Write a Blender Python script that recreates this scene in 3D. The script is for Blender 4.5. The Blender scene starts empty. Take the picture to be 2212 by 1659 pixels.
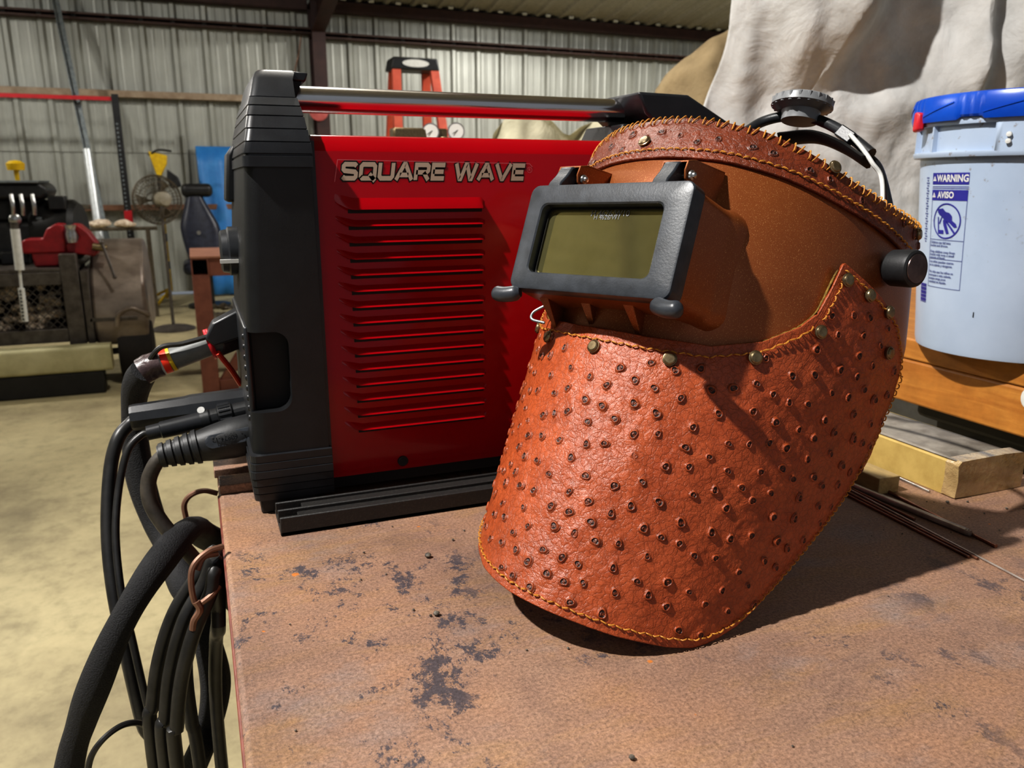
import bpy, bmesh, math, random
import numpy as np
from mathutils import Vector, Matrix, noise
R = random.Random(11)
V = Vector
PI = math.pi
C = bpy.context.scene.collection
sc = bpy.context.scene
ORG = {}

# ---------------------------------------------------------------- materials
def new_mat(name):
    m = bpy.data.materials.new(name); m.use_nodes = True
    nt = m.node_tree; b = nt.nodes['Principled BSDF']
    return m, nt, b

def lin(c):
    f = lambda x: x / 12.92 if x <= .04045 else ((x + .055) / 1.055) ** 2.4
    return tuple(f(x / 255.) for x in c) + (1,)

def nd(nt, t, **k):
    n = nt.nodes.new(t)
    for a, v in k.items(): setattr(n, a, v)
    return n

def coords(nt, stretch=(1, 1, 1), kind='Object'):
    tc = nd(nt, 'ShaderNodeTexCoord'); mp = nd(nt, 'ShaderNodeMapping')
    mp.inputs['Scale'].default_value = stretch
    nt.links.new(tc.outputs[kind], mp.inputs['Vector'])
    return mp.outputs['Vector']

def nz(nt, vec, scale, detail=6, rough=.6, dist=0):
    n = nd(nt, 'ShaderNodeTexNoise'); n.inputs['Scale'].default_value = scale
    n.inputs['Detail'].default_value = min(detail, 4 if scale > 100 else 5 if scale > 20 else 7); n.inputs['Roughness'].default_value = rough
    n.inputs['Distortion'].default_value = dist
    nt.links.new(vec, n.inputs['Vector']); return n.outputs['Fac']

def ramp(nt, fac, stops):
    r = nd(nt, 'ShaderNodeValToRGB'); e = r.color_ramp.elements
    while len(e) > 1: e.remove(e[-1])
    e[0].position = stops[0][0]; e[0].color = stops[0][1]
    for p, c in stops[1:]:
        x = e.new(p); x.color = c
    nt.links.new(fac, r.inputs['Fac']); return r.outputs['Color']

def mix(nt, fac, a, b, mode='MIX'):
    m = nd(nt, 'ShaderNodeMix', data_type='RGBA', blend_type=mode)
    for s, v in ((m.inputs['Factor'], fac), (m.inputs['A'], a), (m.inputs['B'], b)):
        if hasattr(v, 'is_linked') or hasattr(v, 'links'): nt.links.new(v, s)
        else: s.default_value = v
    return m.outputs['Result']

BW = lambda v: (v, v, v, 1)
def bump(nt, b, h, strength=.3, dist=.001, prev=None):
    n = nd(nt, 'ShaderNodeBump'); n.inputs['Strength'].default_value = strength
    n.inputs['Distance'].default_value = dist
    nt.links.new(h, n.inputs['Height'])
    if prev is not None: nt.links.new(prev, n.inputs['Normal'])
    nt.links.new(n.outputs['Normal'], b.inputs['Normal']); return n.outputs['Normal']

def M(name, c1, c2=None, rough=.5, metal=0., scale=20, lo=.35, hi=.65, bmp=0., bscale=300, bdist=.0006,
      stretch=(1, 1, 1), spec=.5, coat=0., rvar=0., emit=0., sheen=0.):
    m, nt, b = new_mat(name)
    b.inputs['Roughness'].default_value = rough; b.inputs['Metallic'].default_value = metal
    b.inputs['Specular IOR Level'].default_value = spec; b.inputs['Coat Weight'].default_value = coat
    b.inputs['Coat Roughness'].default_value = .08
    vec = coords(nt, stretch)
    a = lin(c1); d = lin(c2) if c2 else tuple(x * .8 for x in a[:3]) + (1,)
    f = nz(nt, vec, scale)
    nt.links.new(ramp(nt, f, [(lo, a), (hi, d)]), b.inputs['Base Color'])
    if rvar:
        nt.links.new(ramp(nt, f, [(lo, BW(max(.02, rough - rvar))), (hi, BW(min(1, rough + rvar)))]), b.inputs['Roughness'])
    if bmp: bump(nt, b, nz(nt, vec, bscale, 4), bmp, bdist)
    if emit:
        b.inputs['Emission Color'].default_value = a; b.inputs['Emission Strength'].default_value = emit
    return m

def rust_steel():
    m, nt, b = new_mat('rusted_steel_top'); v = coords(nt)
    vs = coords(nt, (.55, 2.2, 1)); vx = coords(nt, (1, 1.3, 1))
    big = ramp(nt, nz(nt, v, 7, 8, .65), [(.3, lin((160, 122, 96))), (.5, lin((142, 112, 94))), (.72, lin((112, 90, 80)))])
    pale = ramp(nt, nz(nt, vx, 13, 9, .75, .4), [(.48, BW(0)), (.72, BW(.55))])
    c = mix(nt, pale, big, lin((166, 134, 112)))
    # yellow rust bands lying across the plate
    yel = ramp(nt, nz(nt, vs, 6.2, 8, .65, .3), [(.52, BW(0)), (.66, BW(.75))])
    geo = nd(nt, 'ShaderNodeSeparateXYZ'); nt.links.new(v, geo.inputs[0])
    band = nd(nt, 'ShaderNodeMapRange'); band.inputs['From Min'].default_value = .44; band.inputs['From Max'].default_value = .56
    nt.links.new(geo.outputs['Y'], band.inputs['Value'])
    bx = nd(nt, 'ShaderNodeMapRange'); bx.inputs['From Min'].default_value = .34; bx.inputs['From Max'].default_value = .2
    nt.links.new(geo.outputs['X'], bx.inputs['Value'])
    mu = nd(nt, 'ShaderNodeMath', operation='MULTIPLY'); nt.links.new(band.outputs[0], mu.inputs[0]); nt.links.new(bx.outputs[0], mu.inputs[1])
    ad = nd(nt, 'ShaderNodeMath', operation='MULTIPLY_ADD'); nt.links.new(mu.outputs[0], ad.inputs[0]); ad.inputs[1].default_value = .85; ad.inputs[2].default_value = .15
    m2 = nd(nt, 'ShaderNodeMath', operation='MULTIPLY'); nt.links.new(yel, m2.inputs[0]); nt.links.new(ad.outputs[0], m2.inputs[1])
    c = mix(nt, m2.outputs[0], c, lin((172, 124, 48)))
    och = ramp(nt, nz(nt, coords(nt, (.8, 2.4, 1)), 9.5, 9, .7, .5), [(.5, BW(0)), (.68, BW(.42))])
    c = mix(nt, och, c, lin((156, 120, 72)))
    gry = ramp(nt, nz(nt, coords(nt, (1, 1.6, 1)), 8, 7, .65), [(.55, BW(0)), (.7, BW(.5))])
    c = mix(nt, gry, c, lin((132, 124, 124)))
    # bluish mill-scale blotches
    blu = ramp(nt, nz(nt, coords(nt, (1.1, .8, 1)), 17, 12, .84, .2), [(.535, BW(0)), (.575, BW(.9))])
    msk = ramp(nt, nz(nt, v, 4.5, 3, .5), [(.47, BW(0)), (.56, BW(1))])
    m3 = nd(nt, 'ShaderNodeMath', operation='MULTIPLY'); nt.links.new(blu, m3.inputs[0]); nt.links.new(msk, m3.inputs[1])
    c = mix(nt, m3.outputs[0], c, lin((62, 60, 68)))
    sp = ramp(nt, nz(nt, v, 430, 8, .85), [(.30, BW(.45)), (.5, BW(1)), (.70, BW(1.6))])
    c = mix(nt, 1.0, c, sp, 'MULTIPLY')
    wsp = ramp(nt, nz(nt, v, 620, 3, .6), [(.70, BW(0)), (.76, BW(.8))])
    c = mix(nt, wsp, c, lin((206, 186, 164)))
    dsp = ramp(nt, nz(nt, coords(nt, (1.1, 1, 1)), 350, 4, .7), [(.28, BW(.75)), (.36, BW(0))])
    c = mix(nt, dsp, c, lin((52, 40, 36)))
    org = ramp(nt, nz(nt, v, 70, 2, .4), [(.755, BW(0)), (.775, BW(.8))])
    c = mix(nt, org, c, lin((205, 120, 40)))
    nt.links.new(c, b.inputs['Base Color'])
    b.inputs['Roughness'].default_value = .62; b.inputs['Specular IOR Level'].default_value = .45
    h = nz(nt, v, 420, 6, .8); bump(nt, b, h, .5, .0007)
    return m

def leather(name, c1, c2, dark, bold=1.):
    m, nt, b = new_mat(name); v = coords(nt)
    nvec = nd(nt, 'ShaderNodeTexNoise'); nvec.inputs['Scale'].default_value = 90; nvec.inputs['Detail'].default_value = 4
    nt.links.new(v, nvec.inputs['Vector'])
    add = nd(nt, 'ShaderNodeVectorMath', operation='MULTIPLY_ADD'); nt.links.new(nvec.outputs['Color'], add.inputs[0])
    add.inputs[1].default_value = (.011, .011, .011); nt.links.new(v, add.inputs[2])
    c = ramp(nt, nz(nt, v, 34, 8, .7), [(.3, lin(c1)), (.7, lin(c2))])
    big = ramp(nt, nz(nt, v, 11, 4, .6), [(.35, BW(.84)), (.65, BW(1.1))]); c = mix(nt, 1., c, big, 'MULTIPLY')
    def creases(sc_, w):
        vo = nd(nt, 'ShaderNodeTexVoronoi', feature='DISTANCE_TO_EDGE'); vo.inputs['Scale'].default_value = sc_
        nt.links.new(add.outputs[0], vo.inputs['Vector'])
        return ramp(nt, vo.outputs['Distance'], [(0, BW(0)), (w, BW(.75)), (w * 2.6, BW(1))])
    k1, k2 = creases(210, .10), creases(620, .14)
    c = mix(nt, .34 * bold, c, k1, 'MULTIPLY'); c = mix(nt, .22 * bold, c, k2, 'MULTIPLY')
    at = nd(nt, 'ShaderNodeAttribute', attribute_name='spot')
    c = mix(nt, at.outputs['Fac'], c, lin(dark))
    nt.links.new(c, b.inputs['Base Color'])
    b.inputs['Roughness'].default_value = .36; b.inputs['Specular IOR Level'].default_value = .55
    p = bump(nt, b, k1, .42 * bold, .0006)
    p = bump(nt, b, k2, .40 * bold, .0003, p)
    bump(nt, b, nz(nt, v, 380, 6, .75, .6), .5, .0007, p)
    return m

def shell_paint():
    m, nt, b = new_mat('copper_brown_paint'); v = coords(nt)
    c = ramp(nt, nz(nt, v, 9, 5), [(.3, lin((150, 86, 44))), (.7, lin((130, 70, 35)))])
    fl = ramp(nt, nz(nt, v, 1500, 2, .5), [(.6, BW(0)), (.74, BW(.7))])
    c = mix(nt, fl, c, lin((225, 165, 105)))
    nt.links.new(c, b.inputs['Base Color'])
    b.inputs['Metallic'].default_value = .35; b.inputs['Roughness'].default_value = .36
    bump(nt, b, nz(nt, v, 900, 3), .12, .0004)
    return m

def canvas(name, c1, c2, c3):
    m, nt, b = new_mat(name); v = coords(nt)
    c = ramp(nt, nz(nt, v, 2.2, 8, .6), [(.3, lin(c1)), (.52, lin(c2)), (.75, lin(c3))])
    st = ramp(nt, nz(nt, v, 9, 8, .7), [(.4, BW(1)), (.7, BW(.72))])
    c = mix(nt, .7, c, st, 'MULTIPLY')
    nt.links.new(c, b.inputs['Base Color']); b.inputs['Roughness'].default_value = .9
    b.inputs['Specular IOR Level'].default_value = .15
    p = bump(nt, b, nz(nt, v, 7, 8, .6, .5), .5, .03)
    bump(nt, b, nz(nt, v, 500, 2), .3, .0006, p)
    return m

def concrete():
    m, nt, b = new_mat('stained_concrete'); v = coords(nt)
    c = ramp(nt, nz(nt, v, .9, 9, .65), [(.3, lin((196, 184, 146))), (.5, lin((178, 166, 130))), (.72, lin((130, 119, 94)))])
    sp = ramp(nt, nz(nt, v, 14, 8, .75), [(.32, BW(.7)), (.5, BW(1)), (.7, BW(1.15))])
    c = mix(nt, .8, c, sp, 'MULTIPLY')
    dk = ramp(nt, nz(nt, coords(nt, (1, .5, 1)), 1.6, 6, .6), [(.56, BW(0)), (.7, BW(.55))])
    c = mix(nt, dk, c, lin((78, 70, 56)))
    nt.links.new(c, b.inputs['Base Color']); b.inputs['Roughness'].default_value = .62
    bump(nt, b, nz(nt, v, 60, 6), .2, .002)
    return m

def panel_metal(name, c1, c2):
    m, nt, b = new_mat(name); v = coords(nt, (1, 1, .06)); v2 = coords(nt)
    c = ramp(nt, nz(nt, v, 22, 7, .7), [(.3, lin(c1)), (.7, lin(c2))])
    g = ramp(nt, nz(nt, v2, 1.2, 5), [(.35, BW(1.08)), (.7, BW(.84))])
    c = mix(nt, .9, c, g, 'MULTIPLY')
    nt.links.new(c, b.inputs['Base Color']); b.inputs['Roughness'].default_value = .42
    b.inputs['Metallic'].default_value = .25
    return m

def wood(name, c1, c2, stretch, scale=9):
    m, nt, b = new_mat(name); v = coords(nt, stretch)
    c = ramp(nt, nz(nt, v, scale, 8, .6, 1.2), [(.3, lin(c1)), (.5, lin(tuple((x + y) / 2 for x, y in zip(c1, c2)))), (.7, lin(c2))])
    st = ramp(nt, nz(nt, coords(nt), 26, 8, .7), [(.42, BW(1)), (.72, BW(.6))])
    c = mix(nt, .6, c, st, 'MULTIPLY')
    nt.links.new(c, b.inputs['Base Color']); b.inputs['Roughness'].default_value = .5
    bump(nt, b, nz(nt, v, scale * 6, 6), .25, .001)
    return m

def bucket_plastic():
    m, nt, b = new_mat('white_pail_plastic'); v = coords(nt)
    c = ramp(nt, nz(nt, v, 6, 5), [(.3, lin((184, 198, 218))), (.7, lin((164, 180, 202)))])
    d = ramp(nt, nz(nt, v, 85, 4, .6), [(.63, BW(0)), (.7, BW(.75))])
    sx = nd(nt, 'ShaderNodeSeparateXYZ'); nt.links.new(v, sx.inputs[0])
    mr = nd(nt, 'ShaderNodeMapRange'); mr.inputs['From Min'].default_value = .1; mr.inputs['From Max'].default_value = .27
    nt.links.new(sx.outputs['Z'], mr.inputs['Value'])
    mu = nd(nt, 'ShaderNodeMath', operation='MULTIPLY'); nt.links.new(d, mu.inputs[0]); nt.links.new(mr.outputs[0], mu.inputs[1])
    c = mix(nt, mu.outputs[0], c, lin((120, 100, 80)))
    nt.links.new(c, b.inputs['Base Color']); b.inputs['Roughness'].default_value = .4
    b.inputs['Subsurface Weight'].default_value = .0
    bump(nt, b, nz(nt, v, 60, 5), .1, .001)
    return m

# ---------------------------------------------------------------- mesh helpers
def box(bm, x0, x1, y0, y1, z0, z1, mt=None):
    vs = [bm.verts.new(mt @ V(p) if mt else V(p)) for p in
          [(x0, y0, z0), (x1, y0, z0), (x1, y1, z0), (x0, y1, z0), (x0, y0, z1), (x1, y0, z1), (x1, y1, z1), (x0, y1, z1)]]
    for f in ((3, 2, 1, 0), (4, 5, 6, 7), (0, 1, 5, 4), (1, 2, 6, 5), (2, 3, 7, 6), (3, 0, 4, 7)):
        bm.faces.new([vs[i] for i in f])
    return vs

def rings(bm, loops, cap=True, closed=True):
    rs = [[bm.verts.new(p) for p in l] for l in loops]
    n = len(rs[0])
    for a, b in zip(rs, rs[1:]):
        for i in range(n if closed else n - 1):
            j = (i + 1) % n
            bm.faces.new((a[i], a[j], b[j], b[i]))
    if cap and closed:
        bm.faces.new(rs[0][::-1]); bm.faces.new(rs[-1])
    return rs

def basis(d):
    d = V(d).normalized()
    a = V((0, 0, 1)) if abs(d.z) < .9 else V((1, 0, 0))
    u = d.cross(a).normalized(); return u, d.cross(u).normalized()

def cyl(bm, p0, p1, r0, r1=None, n=20):
    p0, p1 = V(p0), V(p1); r1 = r0 if r1 is None else r1
    u, w = basis(p1 - p0)
    cs = [(math.cos(2 * PI * i / n), math.sin(2 * PI * i / n)) for i in range(n)]
    rings(bm, [[p0 + (u * c + w * s) * r0 for c, s in cs], [p1 + (u * c + w * s) * r1 for c, s in cs]])

def lathe(bm, prof, p, d, n=32):
    """prof: (distance along d, radius) pairs"""
    p = V(p); d = V(d).normalized(); u, w = basis(d)
    cs = [(math.cos(2 * PI * i / n), math.sin(2 * PI * i / n)) for i in range(n)]
    rings(bm, [[p + d * h + (u * c + w * s) * max(r, 1e-5) for c, s in cs] for h, r in prof])

def spline(pts, k=8):
    P = [V(p) for p in pts]
    if len(P) < 3: return P
    P = [P[0] * 2 - P[1]] + P + [P[-1] * 2 - P[-2]]
    o = []
    for i in range(1, len(P) - 2):
        a, b, c, d = P[i - 1:i + 3]
        for j in range(k):
            t = j / k
            o.append(.5 * ((2 * b) + (c - a) * t + (2 * a - 5 * b + 4 * c - d) * t * t + (3 * b - a - 3 * c + d) * t ** 3))
    o.append(P[-2]); return o

def tube(bm, pts, r, n=12, k=8, smooth=True, flat=1.0):
    P = spline(pts, k) if smooth else [V(p) for p in pts]
    m = len(P); loops = []
    t0 = (P[1] - P[0]).normalized(); u, w = basis(t0)
    for i in range(m):
        t = (P[min(i + 1, m - 1)] - P[max(i - 1, 0)])
        t = t.normalized() if t.length > 1e-9 else t0
        u = (u - t * u.dot(t)).normalized(); w = t.cross(u)
        rr = r(i / (m - 1)) if callable(r) else r
        loops.append([P[i] + (u * math.cos(2 * PI * q / n) + w * math.sin(2 * PI * q / n) * flat) * rr for q in range(n)])
    rings(bm, loops)

def prism(bm, poly, f, a, b):
    """poly of 2D points, f(p, q, t) -> point; extruded from t=a to t=b"""
    rings(bm, [[V(f(p, q, a)) for p, q in poly], [V(f(p, q, b)) for p, q in poly]])

def rrect(x0, x1, y0, y1, r, n=5):
    o = []
    for cx, cy, s in ((x1 - r, y1 - r, 0), (x0 + r, y1 - r, 90), (x0 + r, y0 + r, 180), (x1 - r, y0 + r, 270)):
        for i in range(n + 1):
            t = math.radians(s + 90 * i / n); o.append((cx + r * math.cos(t), cy + r * math.sin(t)))
    return o

def frame_ring(bm, outer, inner, f, t0, t1, rd=0.):
    """plate with a hole; outer and inner loops of equal length; rd rounds the front edges (t1 side)"""
    def sc_(l, k, s):  # inset towards own centre by k
        cx = sum(p[0] for p in l) / len(l); cy = sum(p[1] for p in l) / len(l)
        return [(p[0] - s * k * (1 if p[0] > cx else -1), p[1] - s * k * (1 if p[1] > cy else -1)) for p in l]
    seq = [(outer, t0), (outer, t1 - rd)]
    if rd: seq += [(sc_(outer, rd * .3, 1), t1 - rd * .3), (sc_(outer, rd, 1), t1), (sc_(inner, rd * .5, -1), t1), (inner, t1 - rd * .5)]
    else: seq += [(outer, t1), (inner, t1)]
    seq += [(inner, t0)]
    rs = [[bm.verts.new(V(f(p, q, t))) for p, q in l] for l, t in seq]
    rs.append(rs[0]); n = len(outer)
    for a, b in zip(rs, rs[1:]):
        for i in range(n):
            j = (i + 1) % n; bm.faces.new((a[i], a[j], b[j], b[i]))

def ball(bm, c, r, mt=None, u=20, v=12):
    rx, ry, rz = (r, r, r) if not hasattr(r, '__len__') else r
    c = V(c); lo = []
    for i in range(1, v):
        t = PI * i / v
        lo.append([c + V((rx * math.sin(t) * math.cos(2 * PI * j / u), ry * math.sin(t) * math.sin(2 * PI * j / u), rz * math.cos(t))) for j in range(u)])
    rs = rings(bm, lo, cap=False)
    top = bm.verts.new(c + V((0, 0, rz))); bot = bm.verts.new(c - V((0, 0, rz)))
    for j in range(u):
        k = (j + 1) % u
        bm.faces.new((top, rs[0][j], rs[0][k])); bm.faces.new((bot, rs[-1][k], rs[-1][j]))

def rag(bm, amp, sc_, seed=0):
    for v in bm.verts:
        v.co += noise.noise_vector(v.co * sc_ + V((seed, 0, 0))) * amp

def NB(): return bmesh.new()

def obj(name, bm, mat, parent=None, bevel=0., seg=2, ang=38, smooth=True, solid=0., fix=True):
    if fix: bmesh.ops.recalc_face_normals(bm, faces=bm.faces[:])
    me = bpy.data.meshes.new(name); 
    if parent is not None and parent.name in ORG: org = ORG[parent.name]
    elif parent is None:
        xs = [v.co for v in bm.verts]
        org = V((sum(v.x for v in xs) / len(xs), sum(v.y for v in xs) / len(xs), min(v.z for v in xs)))
    else: org = V((0, 0, 0))
    if org.length: bmesh.ops.translate(bm, verts=bm.verts[:], vec=-org)
    bm.to_mesh(me); bm.free()
    o = bpy.data.objects.new(name, me); C.objects.link(o)
    if parent is not None: o.parent = parent
    else: o.location = org
    ORG[o.name] = org
    me.materials.append(mat)
    if smooth:
        for p in me.polygons: p.use_smooth = True
        me.set_sharp_from_angle(angle=math.radians(ang))
    if solid:
        s = o.modifiers.new('thickness', 'SOLIDIFY'); s.thickness = solid; s.offset = -1
    if bevel:
        b = o.modifiers.new('edges', 'BEVEL'); b.width = bevel; b.segments = seg; b.limit_method = 'ANGLE'; b.angle_limit = math.radians(35)
        b.harden_normals = False
    return o

def thing(name, label, cat, loc, group=None, mat=None):
    o = bpy.data.objects.new(name, None); C.objects.link(o)
    o.empty_display_size = .05
    if mat is not None: o.matrix_world = mat; ORG[o.name] = V((0, 0, 0))
    else: o.location = loc; ORG[o.name] = V(loc)
    o['label'] = label; o['category'] = cat
    if group: o['group'] = group
    return o

def tag(o, label, cat, group=None, kind=None):
    o['label'] = label; o['category'] = cat
    if group: o['group'] = group
    if kind: o['kind'] = kind
    return o

def struct(o, label=None):
    o['kind'] = 'structure'
    if label: o['label'] = label
    return o

def bake(o):
    """replace an object's mesh by its evaluated mesh"""
    bpy.context.view_layer.update()
    dg = bpy.context.evaluated_depsgraph_get()
    me = bpy.data.meshes.new_from_object(o.evaluated_get(dg)); o.modifiers.clear(); o.data = me

def cut(o, bm):
    me = bpy.data.meshes.new('cutter'); bmesh.ops.recalc_face_normals(bm, faces=bm.faces[:])
    bmesh.ops.translate(bm, verts=bm.verts[:], vec=-ORG[o.name]); bm.to_mesh(me); bm.free()
    c = bpy.data.objects.new('cutter', me); C.objects.link(c); c.parent = o.parent
    b = o.modifiers.new('cut', 'BOOLEAN'); b.object = c; b.operation = 'DIFFERENCE'; b.solver = 'EXACT'
    bake(o); bpy.data.objects.remove(c)
    for p in o.data.polygons: p.use_smooth = True
    o.data.set_sharp_from_angle(angle=math.radians(38))

def text_bm(body, size, f, sx=1., bold=0., align='CENTER', sub=0):
    """flat text as a bmesh; f(x, y) -> point"""
    cu = bpy.data.curves.new('t', 'FONT'); cu.body = body; cu.size = size; cu.offset = bold
    cu.align_x = align; cu.align_y = 'CENTER'; cu.resolution_u = 3
    o = bpy.data.objects.new('t', cu); C.objects.link(o); bpy.context.view_layer.update()
    me = bpy.data.meshes.new_from_object(o.evaluated_get(bpy.context.evaluated_depsgraph_get()))
    bm = NB(); bm.from_mesh(me); bpy.data.objects.remove(o); bpy.data.meshes.remove(me); bpy.data.curves.remove(cu)
    for v in bm.verts: v.co = V(f(v.co.x * sx, v.co.y))
    return bm

def join(bm, other):
    me = bpy.data.meshes.new('j'); other.to_mesh(me); other.free(); bm.from_mesh(me); bpy.data.meshes.remove(me)

def stroke(bm, pts, w, f):
    """mitred flat stroke of width w along 2D pts; f(x, y) -> point"""
    P = [np.array(p, float) for p in pts]; n = len(P); L = []; Rr = []
    for i in range(n):
        d0 = P[i] - P[i - 1] if i else P[1] - P[0]
        d1 = P[i + 1] - P[i] if i < n - 1 else d0
        d0 = d0 / np.linalg.norm(d0); d1 = d1 / np.linalg.norm(d1)
        t = d0 + d1; t = t / max(np.linalg.norm(t), 1e-6); nn = np.array([-t[1], t[0]])
        k = (w / 2) / max(.4, nn @ np.array([-d1[1], d1[0]]))
        L.append(bm.verts.new(V(f(*(P[i] + nn * k))))); Rr.append(bm.verts.new(V(f(*(P[i] - nn * k)))))
    for i in range(n - 1): bm.faces.new((L[i], Rr[i], Rr[i + 1], L[i + 1]))

def flat(bm, poly, f): bm.faces.new([bm.verts.new(V(f(*p))) for p in poly])

def kids_copy(root, delta, rotz=0., label=None):
    r = root.copy(); C.objects.link(r); r.location = V(root.location) + V(delta); r.rotation_euler = (0, 0, rotz)
    if label: r['label'] = label
    for ch in list(root.children):
        c = ch.copy(); C.objects.link(c); c.parent = r
        for g in list(ch.children):
            d = g.copy(); C.objects.link(d); d.parent = c
    return r

# ---------------------------------------------------------------- palette
m_top = rust_steel()
m_edge = M('painted_steel_edge', (132, 76, 64), (104, 58, 48), .45, scale=60, bmp=.2, bscale=200)
m_black = M('black_textured_plastic', (28, 29, 31), (22, 23, 24), .42, scale=40, bmp=.35, bscale=1100, bdist=.0004)
m_dark = M('dark_recess', (8, 8, 9), (5, 5, 6), .6)
m_satin = M('satin_black_plastic', (42, 44, 47), (32, 33, 36), .36, scale=30, bmp=.2, bscale=700, bdist=.0003)
m_rubber = M('black_rubber', (38, 39, 41), (28, 29, 30), .5, scale=60, bmp=.25, bscale=500, bdist=.0004)
m_frame = M('grey_black_rubber', (62, 66, 72), (44, 47, 52), .38, scale=70, bmp=.25, bscale=600, bdist=.0004)
m_red = M('gloss_red_paint', (164, 1, 18), (154, 1, 16), .2, scale=8, coat=.25, spec=.3)
m_chrome_red = M('satin_aluminium_tube', (228, 226, 226), (218, 216, 216), .2, metal=1., scale=6)
m_cream = M('cream_lettering', (214, 200, 180), (205, 190, 170), .5)
m_ink = M('black_ink', (12, 12, 12), (8, 8, 8), .5)
m_pink = M('pale_pinstripe', (226, 120, 130), (220, 110, 120), .5)
m_steel = M('bright_steel', (200, 200, 198), (160, 160, 158), .28, metal=.9, scale=80)
m_zinc = M('bright_zinc_pipe', (232, 236, 238), (212, 218, 220), .3, metal=.35, scale=20)
m_galv = M('galvanised_steel', (150, 158, 160), (118, 125, 128), .42, metal=.6, scale=30)
m_brass = M('antique_brass', (150, 134, 104), (120, 104, 78), .32, metal=.85, scale=200)
m_bib = leather('ostrich_leather_bib', (188, 92, 50), (164, 74, 37), (34, 12, 7), .75)
m_strap = leather('ostrich_leather_strip', (138, 66, 40), (114, 52, 30), (34, 14, 9), .8)
m_shell = shell_paint()
m_thread = M('gold_thread', (206, 146, 58), (176, 116, 40), .6, scale=300)
m_fleece = M('tan_suede_lining', (150, 122, 50), (92, 72, 30), .9, scale=260, bmp=.8, bscale=500, bdist=.002)
m_grey = M('grey_knob_plastic', (128, 130, 132), (112, 114, 116), .4, scale=30)
m_white = M('white_plastic', (222, 222, 218), (205, 205, 200), .4, scale=30)
m_canvas = canvas('weathered_canvas', (218, 218, 216), (204, 203, 200), (178, 176, 171))
m_canvas2 = canvas('tan_canvas', (166, 148, 116), (146, 128, 98), (116, 99, 73))
m_canvas3 = canvas('cream_canvas', (214, 208, 184), (196, 190, 164), (160, 152, 124))
m_floor = concrete()
m_wall = panel_metal('ribbed_wall_metal', (176, 178, 170), (150, 151, 143))
m_roof = panel_metal('ribbed_roof_metal', (190, 186, 174), (166, 162, 150))
m_girt = M('red_oxide_steel', (86, 62, 54), (68, 48, 42), .6, scale=12)
m_girt2 = M('dark_red_oxide_steel', (66, 42, 38), (52, 32, 30), .6, scale=12)
m_girt3 = M('brown_oxide_steel', (134, 96, 72), (112, 78, 58), .6, scale=12)
m_tan = M('tan_girt_paint', (168, 150, 128), (140, 120, 98), .6, scale=10)
m_pail = bucket_plastic()
m_blue = M('blue_lid_plastic', (16, 82, 192), (12, 68, 172), .3, scale=20)
m_tabred = M('red_tab_plastic', (206, 40, 56), (190, 30, 46), .4)
m_label = M('blue_print', (48, 46, 146), (38, 36, 128), .5)
m_labelgrey = M('grey_blue_print', (96, 106, 152), (86, 96, 142), .5)
m_pine = wood('varnished_pine', (198, 136, 62), (160, 98, 38), (12, 1.2, 12), 4)
m_block = wood('light_pine_block', (198, 172, 120), (160, 134, 88), (20, 2, 20), 6)
m_card = M('brown_cardboard', (196, 168, 98), (176, 148, 82), .7, scale=40, bmp=.2, bscale=120, bdist=.001)
m_cardtop = M('dusty_grey_wrap', (160, 152, 140), (110, 102, 92), .55, scale=25, bmp=.4, bscale=50, bdist=.003)
m_tape = M('clear_brown_tape', (190, 164, 118), (160, 134, 92), .14, scale=30, bmp=.9, bscale=70, bdist=.004, coat=.8)
m_rod = M('bare_rod_steel', (206, 196, 188), (150, 138, 128), .34, metal=.6, scale=30)
m_rustrod = M('copper_coated_rod', (150, 102, 80), (104, 70, 54), .4, metal=.5, scale=40)
m_hose = M('woven_nylon_sleeve', (30, 30, 33), (18, 18, 20), .75, scale=500, bmp=.8, bscale=700, bdist=.002)
m_cable = M('black_cable_jacket', (42, 41, 40), (28, 28, 28), .4, scale=60, bmp=.15, bscale=200)
m_cable2 = M('dusty_cable_jacket', (74, 68, 60), (48, 44, 40), .5, scale=60, bmp=.25, bscale=200)
m_pipe = M('grey_hose_fitting', (124, 126, 124), (104, 106, 104), .45, scale=50)
m_clampm = M('brown_wrapped_collar', (84, 66, 66), (60, 46, 46), .35, scale=60, bmp=.5, bscale=120, bdist=.002)
m_zip = M('orange_red_zip_tie', (238, 62, 22), (226, 48, 20), .4, emit=.0)
m_zipr = M('red_zip_tie', (206, 30, 44), (190, 22, 36), .4)
m_wire = M('brown_tie_wire', (140, 104, 84), (104, 76, 62), .5, metal=.4)
m_yel = M('yellow_paint', (226, 190, 24), (206, 164, 16), .45, scale=30)
m_prim = M('red_brown_primer', (142, 88, 72), (122, 72, 60), .55, scale=14)
m_primtop = M('pale_primer_top', (178, 128, 106), (160, 112, 92), .5, scale=14)
m_navy = M('navy_vinyl', (52, 56, 72), (38, 40, 54), .34, scale=20)
m_bluet = M('blue_plastic_sheet', (66, 140, 204), (48, 116, 184), .4, scale=5)
m_cart = M('grey_bare_steel', (104, 98, 92), (78, 72, 67), .45, metal=.5, scale=20)
m_tank = M('weathered_tank_steel', (150, 138, 126), (112, 100, 90), .42, metal=.4, scale=5, stretch=(1, 1, 2))
m_vise = M('vise_red', (158, 28, 36), (130, 20, 28), .4, scale=20)
m_tyre = M('dull_black_tyre', (40, 34, 30), (28, 24, 21), .8, scale=12)
m_creams = M('cream_painted_steel', (206, 200, 160), (178, 172, 132), .5, scale=8)
m_rubble = M('pale_rubble', (244, 230, 210), (190, 166, 140), .8, scale=40)
m_eng = M('black_engine_paint', (40, 40, 40), (24, 24, 24), .4, scale=20)
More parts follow.
